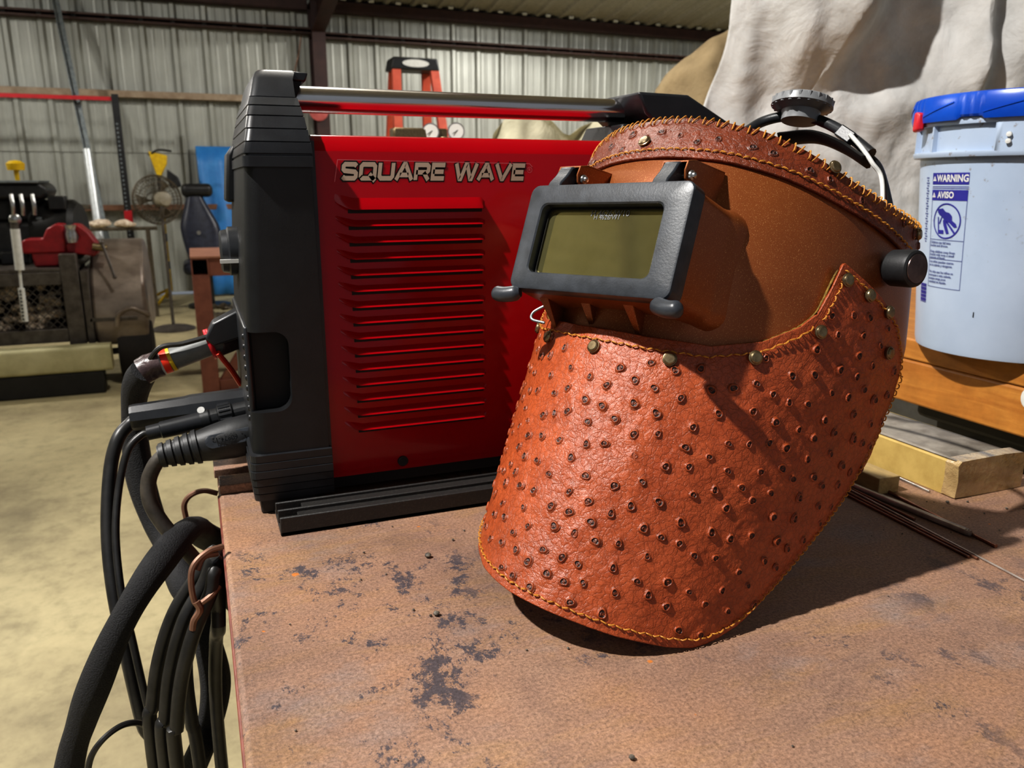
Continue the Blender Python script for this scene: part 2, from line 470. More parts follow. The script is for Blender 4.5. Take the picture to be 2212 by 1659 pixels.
m_orange = M('orange_fibreglass', (204, 92, 66), (184, 76, 54), .5, scale=12)
m_gauge = M('gauge_dial_white', (236, 232, 226), (226, 222, 216), .3)
m_redbar = M('red_bar_paint', (196, 36, 44), (180, 30, 38), .4)
m_fan = M('dusty_fan_metal', (104, 94, 78), (78, 70, 58), .5, metal=.3, scale=20)
m_fanm = M('fan_motor_beige', (160, 152, 134), (138, 130, 112), .5, scale=20)
m_bin_shade = M('dark_bin_and_shade', (40, 38, 36), (26, 25, 24), .6, scale=10)  # bin plastic; on the blocking it paints the shade below the tube
m_crumb = M('grey_spatter', (120, 112, 100), (60, 54, 48), .6, scale=300)

m_glass, nt_, b_ = new_mat('dark_welding_lens')
v_ = coords(nt_)
nt_.links.new(ramp(nt_, nz(nt_, v_, 30, 5), [(.3, lin((206, 198, 140))), (.7, lin((190, 182, 124)))]), b_.inputs['Base Color'])
b_.inputs['Metallic'].default_value = .9; b_.inputs['Roughness'].default_value = .07

# ================================================================ the building
def ribbed(x0, x1, pitch, first, h, f, a, b, minor=True):
    """profile along x with trapezoid ribs, extruded from a to b by f(x, height, t)"""
    bm = NB(); P = [(x0, 0)]
    k = math.ceil((x0 - first) / pitch); x = first + k * pitch
    while x < x1:
        if x - .05 > x0 and x + .05 < x1:
            P += [(x - .042, 0), (x - .018, h), (x + .018, h), (x + .042, 0)]
            if minor and x + pitch < x1:
                for q in (.333, .667):
                    P += [(x + pitch * q - .018, 0), (x + pitch * q - .006, h * .1), (x + pitch * q + .006, h * .1), (x + pitch * q + .018, 0)]
        x += pitch
    P.append((x1, 0))
    lo = [[V(f(p, q, t)) for p, q in P] for t in (a, b)]
    rings(bm, lo, closed=False)
    return bm

WY = 9.44
struct(obj('floor', (lambda bm: (box(bm, -6, 16, -4, WY + .1, -.12, 0), bm)[1])(NB()), m_floor), 'stained yellowish concrete shop floor')
# two courses of ribbed sheet, the upper lapping over the lower
bm = ribbed(-6, 16, .2985, -1.495, .032, lambda p, q, t: (p, WY - q, t), 0.04, 1.515)
join(bm, ribbed(-6, 16, .2985, -1.495, .032, lambda p, q, t: (p, WY - q - .014, t), 1.5, 3.1))
struct(obj('wall_back', bm, m_wall, smooth=False), 'grey ribbed sheet metal wall')
RS = .17                                                             # roof pitch
bm = ribbed(-6, 16, .2985, -1.395, .03, lambda p, q, t: (p, t, 3.09 + (WY - t) * RS - q), WY + .05, -4)
struct(obj('ceiling', bm, m_roof, smooth=False), 'ribbed metal roof underside')
bm = ribbed(-4, WY, .2985, 0, .03, lambda p, q, t: (-6 + q, p, t), 0, 4.9)
struct(obj('wall_left', bm, m_wall, smooth=False), 'ribbed metal side wall')

def beam(name, x0, x1, y0, y1, z0, z1, mat, label, lip=0.):
    bm = NB()
    if lip:  # C-shaped purlin: web on the wall, two flanges and lips
        box(bm, x0, x1, y1 - .006, y1, z0, z1); box(bm, x0, x1, y0, y1, z1 - .006, z1); box(bm, x0, x1, y0, y1, z0, z0 + .006)
        box(bm, x0, x1, y0, y0 + .006, z1 - lip, z1); box(bm, x0, x1, y0, y0 + .006, z0, z0 + lip)
    else: box(bm, x0, x1, y0, y1, z0, z1)
    return struct(obj(name, bm, mat, bevel=.003, seg=1), label)
beam('trim_1', -6, 1.36, WY - .15, WY - .035, 2.735, 2.80, m_girt, 'dark red upper wall girt', .02)
beam('trim_2', 1.475, 16, WY - .15, WY - .035, 2.70, 2.765, m_girt, 'dark red upper wall girt', .02)
beam('trim_3', -6, 1.36, WY - .15, WY - .035, 2.03, 2.095, m_tan, 'tan middle wall girt')
beam('trim_4', 1.475, 16, WY - .15, WY - .035, 2.03, 2.095, m_tan, 'tan middle wall girt')
beam('trim_5', -6, 1.36, WY - .15, WY - .035, .92, .975, m_girt3, 'brown lower wall girt')
bm = NB()                                                            # eave strut
for x0, x1 in ((-6, 1.33), (1.49, 16)):
    box(bm, x0, x1, WY - .17, WY - .035, 2.965, 3.075)
struct(obj('trim_6', bm, m_girt2, bevel=.004, seg=1), 'dark eave strut')
bm = NB()                                                            # I-shaped column
box(bm, 1.345, 1.485, WY - .30, WY - .288, 0, 3.05); box(bm, 1.345, 1.485, WY - .045, WY - .035, 0, 3.05); box(bm, 1.405, 1.425, WY - .29, WY - .04, 0, 3.05)
struct(obj('trim_7', bm, m_girt2), 'dark steel wall column')
bm = NB()                                                            # rafter running up from the column
for t in (-.006, .006):
    pass
for (w, h0, h1) in ((.07, -.012, 0), (.009, -.3, -.012), (.07, -.312, -.3)):
    lo = []
    for y in (WY - .04, 2.0):
        zt = 3.05 + (WY - y) * RS - .05
        lo.append([V((1.415 - w, y, zt + h0)), V((1.415 + w, y, zt + h0)), V((1.415 + w, y, zt + h1)), V((1.415 - w, y, zt + h1))])
    rings(bm, lo)
struct(obj('trim_8', bm, m_girt2), 'dark steel rafter')
bm = NB()                                                            # pale bits standing in for light spots at the eave closures
x = 1.5975
while x < 9.5:
    box(bm, x + .085, x + .145, WY - .20, WY - .17, 3.083, 3.112); x += .2985
struct(obj('trim_9', bm, m_white, bevel=.008), 'pale bits for the light spots at the eave closures')

for k, y in enumerate((6.6, 5.1, 3.6, 2.1, .6, -.9)):
    zt = 3.09 + (WY - y) * RS - .035
    beam('trim_%d' % (10 + k), -6, 16, y - .03, y + .03, zt - .15, zt, m_girt, 'dark red roof purlin')

# ================================================================ things along the far wall
bm = NB(); tube(bm, [(1.25, 9.26, 2.71), (1.21, 9.26, 2.52), (1.16, 9.27, 2.34), (1.13, 9.28, 2.1)], .006, n=6)
tag(obj('hanging_rope', bm, m_wire), 'thin brown rope hanging from the upper girt beside the dark column', 'rope')
bm = NB(); lathe(bm, [(0, .03), (.02, .09), (.035, .10), (.04, .085), (.045, 0)], (1.37, 9.138, 1.94), (-.15, -1, 0), 28)
tag(obj('wall_mounted_disc', bm, M('faded_red_disc', (196, 104, 100), (176, 84, 80), .5)), 'round faded red disc fixed to the dark column just under the handle tube', 'disc')

bm = NB()                                                            # strut leaning on the wall
p0, p1 = V((-.70, 8.35, .0)), V((-1.03, 9.20, 3.05))
d = (p1 - p0); u_, w_ = basis(d)
prism(bm, [(-.03, -.02), (.03, -.02), (.03, .02), (.024, .02), (.024, -.014), (-.024, -.014), (-.024, .02), (-.03, .02)],
      lambda p, q, t: p0 + d * t + V((p, -q * .9, q * .2)), 0, 1)
tag(obj('channel_strut', bm, m_galv), 'long dull galvanised strut leaning against the ribbed wall, reaching the roof', 'metal strut')
bm = NB(); tube(bm, [(-.765, 8.05, 0.0), (-.826, 8.36, 1.49)], .034, smooth=False, n=16)
tag(obj('steel_pipe', bm, m_zinc), 'short bright steel pipe leaning beside the long galvanised strut', 'pipe')

t = thing('rack_stand', 'tall black perforated steel post carrying a red crossbar along the wall', 'metal stand', (-.575, 8.8, 0))
bm = NB(); box(bm, -.606, -.546, 8.77, 8.83, .0, 2.01)
o = obj('post', bm, m_eng, t)
for k in range(34):
    bm = NB(); cyl(bm, (-.583, 8.768, .42 + k * .04), (-.583, 8.771, .42 + k * .04), .009, n=10); obj('bolt_hole', bm, m_galv, o)
bm = NB(); box(bm, -3.2, -.606, 8.785, 8.815, 1.95, 1.985); obj('crossbar', bm, m_redbar, t)
bm = NB(); box(bm, -3.2, -3.14, 8.77, 8.83, 0, 2.01); obj('post', bm, m_eng, t)
bm = NB(); box(bm, -.612, -.54, 8.762, 8.838, .78, .935); obj('sleeve', bm, m_redbar, t, bevel=.006)

t = thing('pedestal_fan', 'dusty caged pedestal fan on a thin pole with a round base', 'fan', (-.225, 7.2, 0))
bm = NB(); lathe(bm, [(0, .172), (.012, .172), (.03, .12), (.04, .02), (.05, 0)], (-.225, 7.2, 0), (0, 0, 1)); obj('base', bm, m_cart, t)
bm = NB(); cyl(bm, (-.225, 7.2, .03), (-.225, 7.2, .93), .013); obj('pole', bm, m_cart, t)
fc = V((-.25, 7.28, 1.063)); fd = V((.42, -.9, .05)).normalized(); fu, fw = basis(fd)
bm = NB()
for rr, dd in ((.195, 0), (.19, .035), (.17, .06), (.135, .075), (.19, -.035), (.165, -.06), (.12, -.07), (.075, .08), (.06, -.075)):
    pts = [fc + fd * dd + (fu * math.cos(a) + fw * math.sin(a)) * rr for a in [2 * PI * i / 36 for i in range(37)]]
    tube(bm, pts, .006 if dd == 0 else .003, n=6, smooth=False)
for i in range(40):
    a = 2 * PI * i / 40; e = fu * math.cos(a) + fw * math.sin(a)
    for s in (1, -1):
        tube(bm, [fc + fd * s * .08 + e * .05, fc + fd * s * .075 + e * .135, fc + fd * s * .035 + e * .19, fc + e * .196], .0018, n=4, k=3)
obj('cage', bm, m_fan, t)
bm = NB()
for i in range(3):
    a = 2 * PI * i / 3
    lo = []
    for q in range(7):
        s = q / 6; r_ = .03 + .135 * s; wd = .05 + .55 * s * (1 - .3 * s)
        l = []
        for j in range(6):
            b = a - wd * .7 + wd * 1.4 * j / 5
            l.append(fc + (fu * math.cos(b) + fw * math.sin(b)) * r_ + fd * (-.02 + .04 * j / 5))
        lo.append(l)
    rings(bm, lo, closed=False)
obj('blade_set', bm, m_fan, t, solid=.003)
bm = NB(); lathe(bm, [(-.03, .03), (.03, .05), (.06, .062), (.13, .06), (.16, .05), (.17, 0)], fc, fd); obj('motor', bm, m_fanm, t)
bm = NB(); tube(bm, [(-.225, 7.2, .92), (-.222, 7.17, .97), (-.21, 7.16, 1.02), fc + fd * .1], .016); obj('bracket', bm, m_cart, t)

t = thing('work_light', 'yellow work lamp head on a yellow and black tripod behind the fan', 'work light', (-.27, 8.7, 0))
bm = NB(); prism(bm, [(-.10, .10), (.07, .06), (.06, -.02), (-.01, -.15), (-.04, -.15)], lambda p, q, s: V((-.235 + p, 8.66 + s, 1.40 + q)), 0, .09)
obj('lamp_head', bm, m_yel, t, bevel=.008)
bm = NB(); prism(bm, [(-.02, .05), (.08, -.03), (.10, -.12), (0, -.14), (-.03, -.05)], lambda p, q, s: V((-.16 + p, 8.64 + s, 1.28 + q)), 0, .12); obj('housing', bm, m_eng, t, bevel=.01)
bm = NB(); tube(bm, [(-.33, 8.68, 1.46), (-.24, 8.64, 1.51), (-.12, 8.64, 1.5)], .01); obj('handle', bm, m_eng, t)
for z0, z1, mm in ((.12, .34, m_yel), (.34, .42, m_eng), (.42, .62, m_yel), (.62, .70, m_eng), (.70, .92, m_yel), (.92, 1.28, m_eng)):
    bm = NB(); cyl(bm, (-.262, 8.7, z0), (-.262, 8.7, z1), .02); obj('pole', bm, mm, t)
for a in (185, 245, 100):
    bm = NB(); a = math.radians(a); tube(bm, [(-.262, 8.7, .14), (-.262 + .3 * math.cos(a), 8.7 + .3 * math.sin(a), .015)], .014, smooth=False); obj('leg', bm, m_yel, t)
t.location.y += .22; t.location.x -= .008

t = thing('vinyl_seat', 'dark navy vinyl high-backed seat with a headrest by the blue sheet', 'seat', (.1, 8.6, 0))
bm = NB()
lo = []
for q in range(13):
    s = q / 12; z = .42 + .66 * s; w = (.155 + .03 * math.sin(PI * s)) * (1 - .55 * max(0, s - .55) / .45) ; xc = .10 - .06 * s
    lo.append([V((xc + w * math.copysign(abs(math.cos(a)) ** .6, math.cos(a)), 8.62 + .10 * s + .075 * math.copysign(abs(math.sin(a)) ** .6, math.sin(a)), z)) for a in [2 * PI * i / 24 for i in range(24)]])
rings(bm, lo); obj('backrest', bm, m_navy, t)
bm = NB(); box(bm, -.075, .215, 8.62, 8.80, 1.06, 1.19); obj('headrest', bm, m_eng, t, bevel=.05, seg=5)
bm = NB(); box(bm, -.12, .3, 8.2, 8.66, .34, .46); obj('seat_pad', bm, m_navy, t, bevel=.05, seg=5)
bm = NB(); cyl(bm, (.09, 8.45, 0), (.09, 8.45, .35), .05); cyl(bm, (.09, 8.45, 0), (.09, 8.45, .03), .2); obj('pedestal', bm, m_eng, t)
bm = NB(); cyl(bm, (.05, 8.54, .72), (.05, 8.56, .72), .02); obj('button', bm, m_steel, t)

bm = NB()
lo = []
for q in range(9):
    s = q / 8
    lo.append([V((.10 + .62 * i / 16 + .03 * (1 - s), 9.36 - .16 * (1 - s) - .02 * math.sin(i * 1.3 + s * 2) * (1 - .5 * s), .02 + 1.55 * s)) for i in range(17)])
rings(bm, lo, closed=False)
tag(obj('plastic_sheet', bm, m_bluet, solid=.006), 'bright blue plastic sheet leaning upright against the ribbed wall', 'plastic sheet')

bm = NB()                                                            # dark T-handled post
tube(bm, [(-1.0, 8.3, 0), (-1.0, 8.3, .98)], .022, smooth=False)
lathe(bm, [(0, .16), (.015, .165), (.04, .12), (.05, 0)], (-1.0, 8.3, .965), (0, 0, 1))
tag(obj('roller_stand', bm, m_fan), 'dark post with a shallow round cap standing near the wall', 'stand')

t = thing('pipe_rack', 'low rail rack of thin horizontal pipe in front of the wall', 'rack', (-.6, 8.0, 0))
bm = NB(); tube(bm, [(-1.6, 8.0, .80), (-.30, 8.0, .80)], .016, smooth=False); obj('rail', bm, m_fan, t)
for x in (-1.5, -.38):
    bm = NB(); box(bm, x - .018, x + .018, 7.98, 8.02, 0, .80); obj('leg', bm, m_fan, t)
bm = NB()
for i in range(5): ball(bm, (-1.36 + .2 * i, 8.0 + R.uniform(-.02, .02), .845), (.09, .05, .035)); 
rag(bm, .02, 14); obj('rag', bm, m_rubble, t)

# step ladder: orange rails, black cap
t = thing('step_ladder', 'orange fibreglass step ladder with a black top cap', 'ladder', (1.87, 7.0, 0))
bm = NB()
prism(bm, [(-.21, 0), (.21, 0), (.19, .10), (-.19, .10)], lambda p, q, s: V((1.862 + p, 6.93 + s, 2.115 + q)), 0, .24); o = obj('top_cap', bm, m_black, t, bevel=.012)
bm = NB(); bm.faces.new([bm.verts.new((1.862 + .115 * math.cos(a), 6.925, 2.168 + .03 * math.sin(a))) for a in [2 * PI * i / 28 for i in range(28)]]); obj('oval_sticker', bm, m_white, o, fix=False)
def rail(x0, x1, y0, y1):
    bm = NB(); a, b = V((x0, y0, 2.12)), V((x1, y1, 0)); dv = b - a
    prism(bm, [(-.036, -.014), (.036, -.014), (.036, -.006), (-.028, -.006), (-.028, .04), (-.036, .04)], lambda p, q, s: a + dv * s + V((p, q, 0)), 0, 1)
    obj('rail', bm, m_orange, t)
rail(1.70, 1.60, 6.95, 6.55); rail(2.03, 2.2, 6.95, 6.55); rail(1.72, 1.66, 7.14, 7.6); rail(2.01, 2.14, 7.14, 7.6)
for k in range(1, 6):
    s = k / 6.3; z = 2.12 - 2.12 * s
    bm = NB(); box(bm, 1.70 - .1 * s, 2.03 + .17 * s, 6.93 - .4 * s, 7.01 - .4 * s, z - .012, z + .012); obj('step', bm, m_orange, t)

# gas cylinder with its regulator
t = thing('gas_cylinder', 'tall gas cylinder with a two-gauge regulator behind the red machine', 'gas cylinder', (.80, 2.72, 0))
bm = NB(); lathe(bm, [(0, .11), (.03, .115), (1.0, .115), (1.09, .09), (1.14, .04), (1.16, .035), (1.2, .035)], (.80, 2.74, 0), (0, 0, 1)); obj('body', bm, m_cart, t)
bm = NB(); cyl(bm, (.80, 2.74, 1.19), (.80, 2.74, 1.31), .02); cyl(bm, (.80, 2.74, 1.28), (.80, 2.62, 1.31), .014); obj('valve', bm, m_brass, t)
bm = NB(); box(bm, .62, .80, 2.60, 2.66, 1.33, 1.37); lathe(bm, [(0, .034), (.05, .034), (.06, .02), (.10, .02)], (.785, 2.63, 1.315), (0, -1, -.1)); reg = obj('regulator', bm, m_brass, t, bevel=.006)
for (x, z) in ((.742, 1.358), (.828, 1.362)):
    g_ = V((x, 2.6, z)); dr = V((-.28, -.95, -.05))
    bm = NB(); lathe(bm, [(-.03, .026), (0, .028), (.004, .028), (.004, .024)], g_, dr); g = obj('gauge', bm, m_steel, t)
    bm = NB(); lathe(bm, [(.0035, 0), (.0045, .024)], g_, dr); obj('dial_face', bm, m_gauge, g)
    bm = NB(); cyl(bm, g_ + dr * .006 + V((-.012, 0, -.008)), g_ + dr * .006 + V((.006, 0, .004)), .0014, n=6); obj('needle', bm, m_ink, g)

# ================================================================ steel work cart group
t = thing('work_cart', 'grey steel work cart with a curved tank, a mesh tray and a black tyre', 'cart', (-.8, 5.4, 0))
bm = NB(); box(bm, -2.0, -.655, 5.25, 6.1, .700, .722); obj('deck', bm, m_cart, t, bevel=.004)
def post(x0, x1, z0, z1, y0=5.24, y1=5.33):
    bm = NB(); box(bm, x0, x1, y0, y1, z0, z1); return obj('post', bm, m_cart, t, bevel=.004)
post(-.735, -.645, .27, .80); post(-.64, -.60, .27, .70, 5.26, 5.9)
bm = NB(); box(bm, -2.0, -.735, 5.24, 5.30, .29, .37); obj('bottom_rail', bm, m_cart, t, bevel=.004)
bm = NB(); box(bm, -2.0, -.735, 5.245, 5.29, .625, .70); obj('apron', bm, m_cart, t, bevel=.004)
bm = NB(); box(bm, -2.0, -.655, 5.30, 6.1, .29, .31); obj('tray_floor', bm, m_cart, t)
bm = NB(); box(bm, -2.0, -.655, 5.70, 5.71, .31, .70); obj('back_panel', bm, m_girt2, t)
bm = NB()                                                            # expanded metal
for r_ in range(11):
    z = .38 + r_ * .024; pts = []
    for i in range(62):
        pts.append((-2.0 + i * .0209, 5.262 + .006 * (i % 2), z + (.011 if (i + r_) % 2 else -.011)))
    a = [[V(p) + V((0, 0, s)) for p in pts] for s in (-.0035, .0035)]
    rings(bm, a, closed=False)
obj('mesh_side', bm, m_cart, t, solid=.003)
bm = NB()                                                            # tank: arched plate seen edge-on
lo = []
for x in (-.60, -.305):
    lo.append([V((x, 5.78 + .52 * math.cos(a) , .40 + .45 * math.sin(a))) for a in [math.radians(-20 + 220 * i / 26) for i in range(27)]])
rings(bm, lo, closed=True); obj('tank', bm, m_tank, t, bevel=.02, seg=2)
bm = NB(); box(bm, -.62, -.36, 5.26, 5.9, .395, .42); box(bm, -.62, -.31, 5.30, 5.9, .27, .40); obj('tank_cradle', bm, m_cart, t, bevel=.004)
bm = NB(); tube(bm, [(-.475, 5.22, .37), (-.455, 5.21, .44), (-.385, 5.205, .475), (-.31, 5.21, .44), (-.295, 5.22, .42)], .014); obj('hoop', bm, m_tank, t)
bm = NB(); lathe(bm, [(-.1, .12), (-.095, .175), (-.07, .185), (.07, .185), (.095, .175), (.1, .12)], (-.39, 5.42, .185), (1, 0, 0), 40); obj('tyre', bm, m_tyre, t)
bm = NB(); lathe(bm, [(-.1, .12), (-.095, .175), (-.07, .185), (.07, .185), (.095, .175), (.1, .12)], (-1.9, 5.42, .185), (1, 0, 0), 40); obj('tyre', bm, m_tyre, t)
bm = NB(); cyl(bm, (-1.9, 5.42, .185), (-.39, 5.42, .185), .02); obj('axle', bm, m_cart, t)
bm = NB()
for i in range(170):
    x = R.uniform(-1.75, -.78); y = R.uniform(5.345, 5.46); hh = .355 + .25 * R.random() ** 1.6 + (.06 if -1.05 < x < -.95 or x > -.85 else 0)
    s = R.uniform(.014, .04); ball(bm, (x, y, hh), (s, s, s * .8), u=8, v=5)
rag(bm, .012, 40)
tag(obj('debris_pile', bm, m_rubble), 'pale rubble lying behind the expanded mesh of the cart tray', 'rubble', kind='stuff')

t = thing('bench_vise', 'red bench vise with its jaws facing along the cart deck', 'vise', (-.75, 5.32, .722))
vf = lambda p, q, s: V((p, 5.346 + s, q))
bm = NB(); prism(bm, [(-.875, .7235), (-.68, .7235), (-.69, .80), (-.70, .82), (-.86, .82), (-.885, .80)], vf, 0, .16); obj('base', bm, m_vise, t, bevel=.01)
bm = NB(); prism(bm, [(-.925, .80), (-.70, .80), (-.70, .965), (-.74, .968), (-.79, .94), (-.815, .885), (-.905, .885), (-.925, .87)], vf, -.01, .15); obj('jaw', bm, m_vise, t, bevel=.012, seg=3)
bm = NB(); prism(bm, [(-.70, .80), (-.555, .775), (-.535, .80), (-.54, .85), (-.575, .915), (-.62, .962), (-.66, .965), (-.67, .94), (-.64, .925), (-.625, .89), (-.64, .86), (-.70, .855)], vf, -.01, .15); obj('jaw', bm, m_vise, t, bevel=.01, seg=3)
bm = NB(); lathe(bm, [(0, .026), (.05, .03), (.07, .024), (.10, .032)], (-.66, 5.30, .862), (0, 0, 1)); obj('pipe_jaw', bm, m_steel, t)
bm = NB(); cyl(bm, (-.56, 5.33, .835), (-.485, 5.33, .82), .022); obj('screw', bm, m_brass, t)
bm = NB(); tube(bm, [(-.505, 5.28, .86), (-.455, 5.24, .66)], .008, smooth=False); ball(bm, (-.505, 5.28, .86), .014); ball(bm, (-.455, 5.24, .66), .012); obj('handle', bm, m_cart, t)

t = thing('engine', 'black small engine with an air cleaner lid bolted on the cart deck', 'engine', (-1.1, 5.6, .722))
bm = NB(); box(bm, -1.5, -.80, 5.45, 5.85, .7235, .97); obj('block', bm, m_eng, t, bevel=.03, seg=3)
bm = NB(); lathe(bm, [(0, .17), (.02, .185), (.22, .185), (.25, .16)], (-.90, 5.62, .912), (.98, -.18, 0)); obj('flywheel_cover', bm, m_eng, t)
bm = NB(); prism(bm, [(-1.6, 1.10), (-.83, 1.10), (-.80, 1.13), (-.80, 1.17), (-.83, 1.20), (-1.6, 1.20)], vf, .1, .5); obj('air_cleaner', bm, m_eng, t, bevel=.02, seg=3)
bm = NB(); prism(bm, [(-1.6, 1.195), (-.84, 1.195), (-.83, 1.212), (-1.6, 1.212)], vf, .08, .5); obj('lid', bm, m_galv, t, bevel=.005)
bm = NB(); box(bm, -.80, -.71, 5.42, 5.56, 1.04, 1.12); obj('bracket', bm, m_eng, t, bevel=.006)
bm = NB(); box(bm, -1.5, -.86, 5.48, 5.8, .97, 1.11); obj('carburettor', bm, m_dark, t, bevel=.02)
for x in (-.99, -.94, -.88):
    bm = NB(); tube(bm, [(x, 5.44, 1.13), (x + .005, 5.42, 1.07), (x, 5.43, 1.01)], .013); obj('linkage', bm, m_steel, t)
bm = NB(); lathe(bm, [(0, .03), (.02, .034), (.03, .02)], (-.985, 5.44, .985), (0, -1, 0)); obj('bolt', bm, m_steel, t)
bm = NB(); box(bm, -.885, -.79, 5.44, 5.50, .973, 1.0); obj('clamp', bm, m_galv, t, bevel=.012)
bm = NB(); lathe(bm, [(0, .012), (.06, .014), (.062, .045), (.10, .05), (.115, .03), (.12, 0)], (-.955, 5.5, 1.21), (0, 0, 1)); obj('filler_cap', bm, m_yel, t)
bm = NB(); box(bm, -1.08, -.93, 5.36, 5.45, .7235, .80); obj('foot', bm, m_eng, t, bevel=.01)
bm = NB(); box(bm, -.98, -.88, 5.34, 5.365, .79, .805); obj('plate', bm, m_brass, t, bevel=.003)
t.location.y += .19

t = thing('white_post', 'slim white tube standing upright in front of the engine with a dotted lower sleeve', 'tube', (-.93, 5.16, .29))
bm = NB(); cyl(bm, (-.928, 5.21, .722), (-.922, 5.21, .95), .024); obj('tube', bm, m_white, t)
bm = NB(); cyl(bm, (-.922, 5.21, .95), (-.921, 5.21, .985), .021); obj('collar', bm, m_cart, t)
bm = NB(); cyl(bm, (-.94, 5.21, .43), (-.935, 5.21, .62), .017); cyl(bm, (-.936, 5.215, .6), (-.93, 5.215, .73), .008); s_ = obj('sleeve', bm, m_white, t)
bm = NB()
for k in range(9): ball(bm, (-.944 + .002 * k / 3, 5.192, .445 + k * .02), .006, u=8, v=6)
obj('dot_row', bm, m_ink, s_)

def cream(x0, x1, y0, y1, z0, z1, label, cat):
    bm = NB(); rings(bm, [[V((x, y0 + a, z0 + b)) for a, b in rrect(0, y1 - y0, 0, z1 - z0, .02, 3)] for x in (x0, x1)])
    return tag(obj('steel_tube', bm, m_creams), label, cat)
cream(-2.6, -.51, 5.08, 5.20, .135, .285, 'long cream painted steel tube lying on shade-coloured blocking below the cart', 'steel tube')
bm = NB(); box(bm, -2.5, -.56, 5.09, 5.20, 0, .134)  # block darkened and lengthened to give the shadow under the tube
tag(obj('blocking_and_shade', bm, m_bin_shade, bevel=.01), 'timber blocking coloured dark for the shade under the cream steel tube', 'timber')

# red-brown tube stand
t = thing('tube_stand', 'red-brown primed stand of square steel tube with one open tube end', 'steel stand', (.1, 4.9, 0))
bm = NB(); frame_ring(bm, rrect(-.03, .065, .682, .785, .006, 3), rrect(-.022, .057, .69, .777, .003, 3), lambda p, q, s: (p, 4.86 - s, q), -.62, 0)
o_ = obj('open_tube', bm, m_prim, t, smooth=False)
bm = NB(); box(bm, -.022, .057, 5.40, 5.41, .69, .777); obj('tube_bore', bm, m_dark, o_)
bm = NB(); box(bm, -.032, .8, 4.855, 5.5, .785, .797); obj('top_plate', bm, m_primtop, t, bevel=.002)
bm = NB(); box(bm, .065, .8, 4.87, 4.97, .682, .785); obj('top_rail', bm, m_prim, t, bevel=.004)
for (x, y) in ((-.03, 4.86), (.70, 4.86), (-.03, 5.38), (.70, 5.38)):
    bm = NB(); box(bm, x, x + .095, y, y + .1, 0, .682); obj('leg', bm, m_prim, t, bevel=.005)
bm = NB(); box(bm, .065, .70, 4.88, 4.95, .0, .07); obj('bottom_rail', bm, m_prim, t, bevel=.005)
bm = NB(); prism(bm, [(.065, .06), (.13, .06), (.42, .50), (.36, .50)], lambda p, q, s: V((p, 4.89 + s, q)), 0, .05); obj('brace', bm, m_prim, t, bevel=.004)

bm = NB()
for i in range(26): ball(bm, (R.uniform(.05, .6), R.uniform(7.3, 7.9), R.uniform(.02, .10)), (R.uniform(.03, .07), .05, R.uniform(.015, .04)), u=10, v=6)
rag(bm, .03, 12)
tag(obj('debris_heap', bm, m_fan), 'dark scraps heaped on the floor beyond the red-brown stand', 'scrap', kind='stuff')

# ================================================================ canvas
def sm(a, b, x):
    t = min(1, max(0, (x - a) / (b - a))) if b != a else float(x > a)
    return t * t * (3 - 2 * t)
AZ = math.radians(68.5); fh = V((math.cos(AZ), math.sin(AZ), 0)); rh = V((math.sin(AZ), -math.cos(AZ), 0))
cc = V((1.8438, 1.8569, 1.3222))
def lerp_tab(tab, x):
    if x <= tab[0][0]: return tab[0][1]
    for (a, b), (c, d) in zip(tab, tab[1:]):
        if x <= c: return b + (d - b) * (x - a) / (c - a)
    return tab[-1][1]
crest = [(-.2, -.24), (.06, -.215), (.2, -.165), (.32, -.12), (.5, -.09), (.8, -.05)]     # t -> s of the fold crest
valley = [(-.2, -.22), (.07, -.195), (.10, -.12), (.15, -.03), (.2, .03), (.27, .085), (.34, .12), (.45, .16), (.8, .24)]
def canvas_h(s, t):
    c0, v0 = lerp_tab(crest, t), lerp_tab(valley, t)
    H = .20 * sm(.07, .36, t)
    if s < c0: h = H * (.25 + .75 * sm(c0 - .33, c0, s))
    elif s < v0: h = H * (1 - sm(c0, c0 + max(.03, (v0 - c0) * .55), s))
    else: h = .10 * sm(v0, v0 + .30, s) * sm(-.1, .3, t)
    h += .012 * math.sin((s + .06 * t) * 46) * (1 if s < c0 else .25) * sm(-.5, .2, t)
    h += .05 * math.exp(-((s - .245 - .02 * t) / .03) ** 2) * sm(.05, .2, t) - .05 * math.exp(-((s - .32 + .03 * t) / .035) ** 2) * sm(.02, .15, t)
    h += .03 * noise.noise(V((s * 3, t * 2.5, 1))) + .016 * noise.noise(V((s * 9, t * 7, 4))) + .007 * abs(noise.noise(V((s * 17, t * 13, 6)))) + .004 * noise.noise(V((s * 26, t * 22, 9)))
    return h
bm = NB(); NS, NT = 230, 210; lo = []
for j in range(NT + 1):
    t_ = -1.10 + 2.15 * j / NT; row = []
    sl = -.435 - .10 * sm(.3, -.1, t_) - .25 * sm(.0, -1., t_)
    for i in range(NS + 1):
        s_ = sl + (1.0 - sl) * i / NS
        row.append(cc + rh * s_ + V((0, 0, t_)) - fh * canvas_h(s_, t_))
    lo.append(row)
rings(bm, lo, closed=False)
tag(obj('canvas_tarp', bm, m_canvas, solid=.004), 'big weathered off-white canvas tarp hanging in deep folds behind the pail', 'tarp')

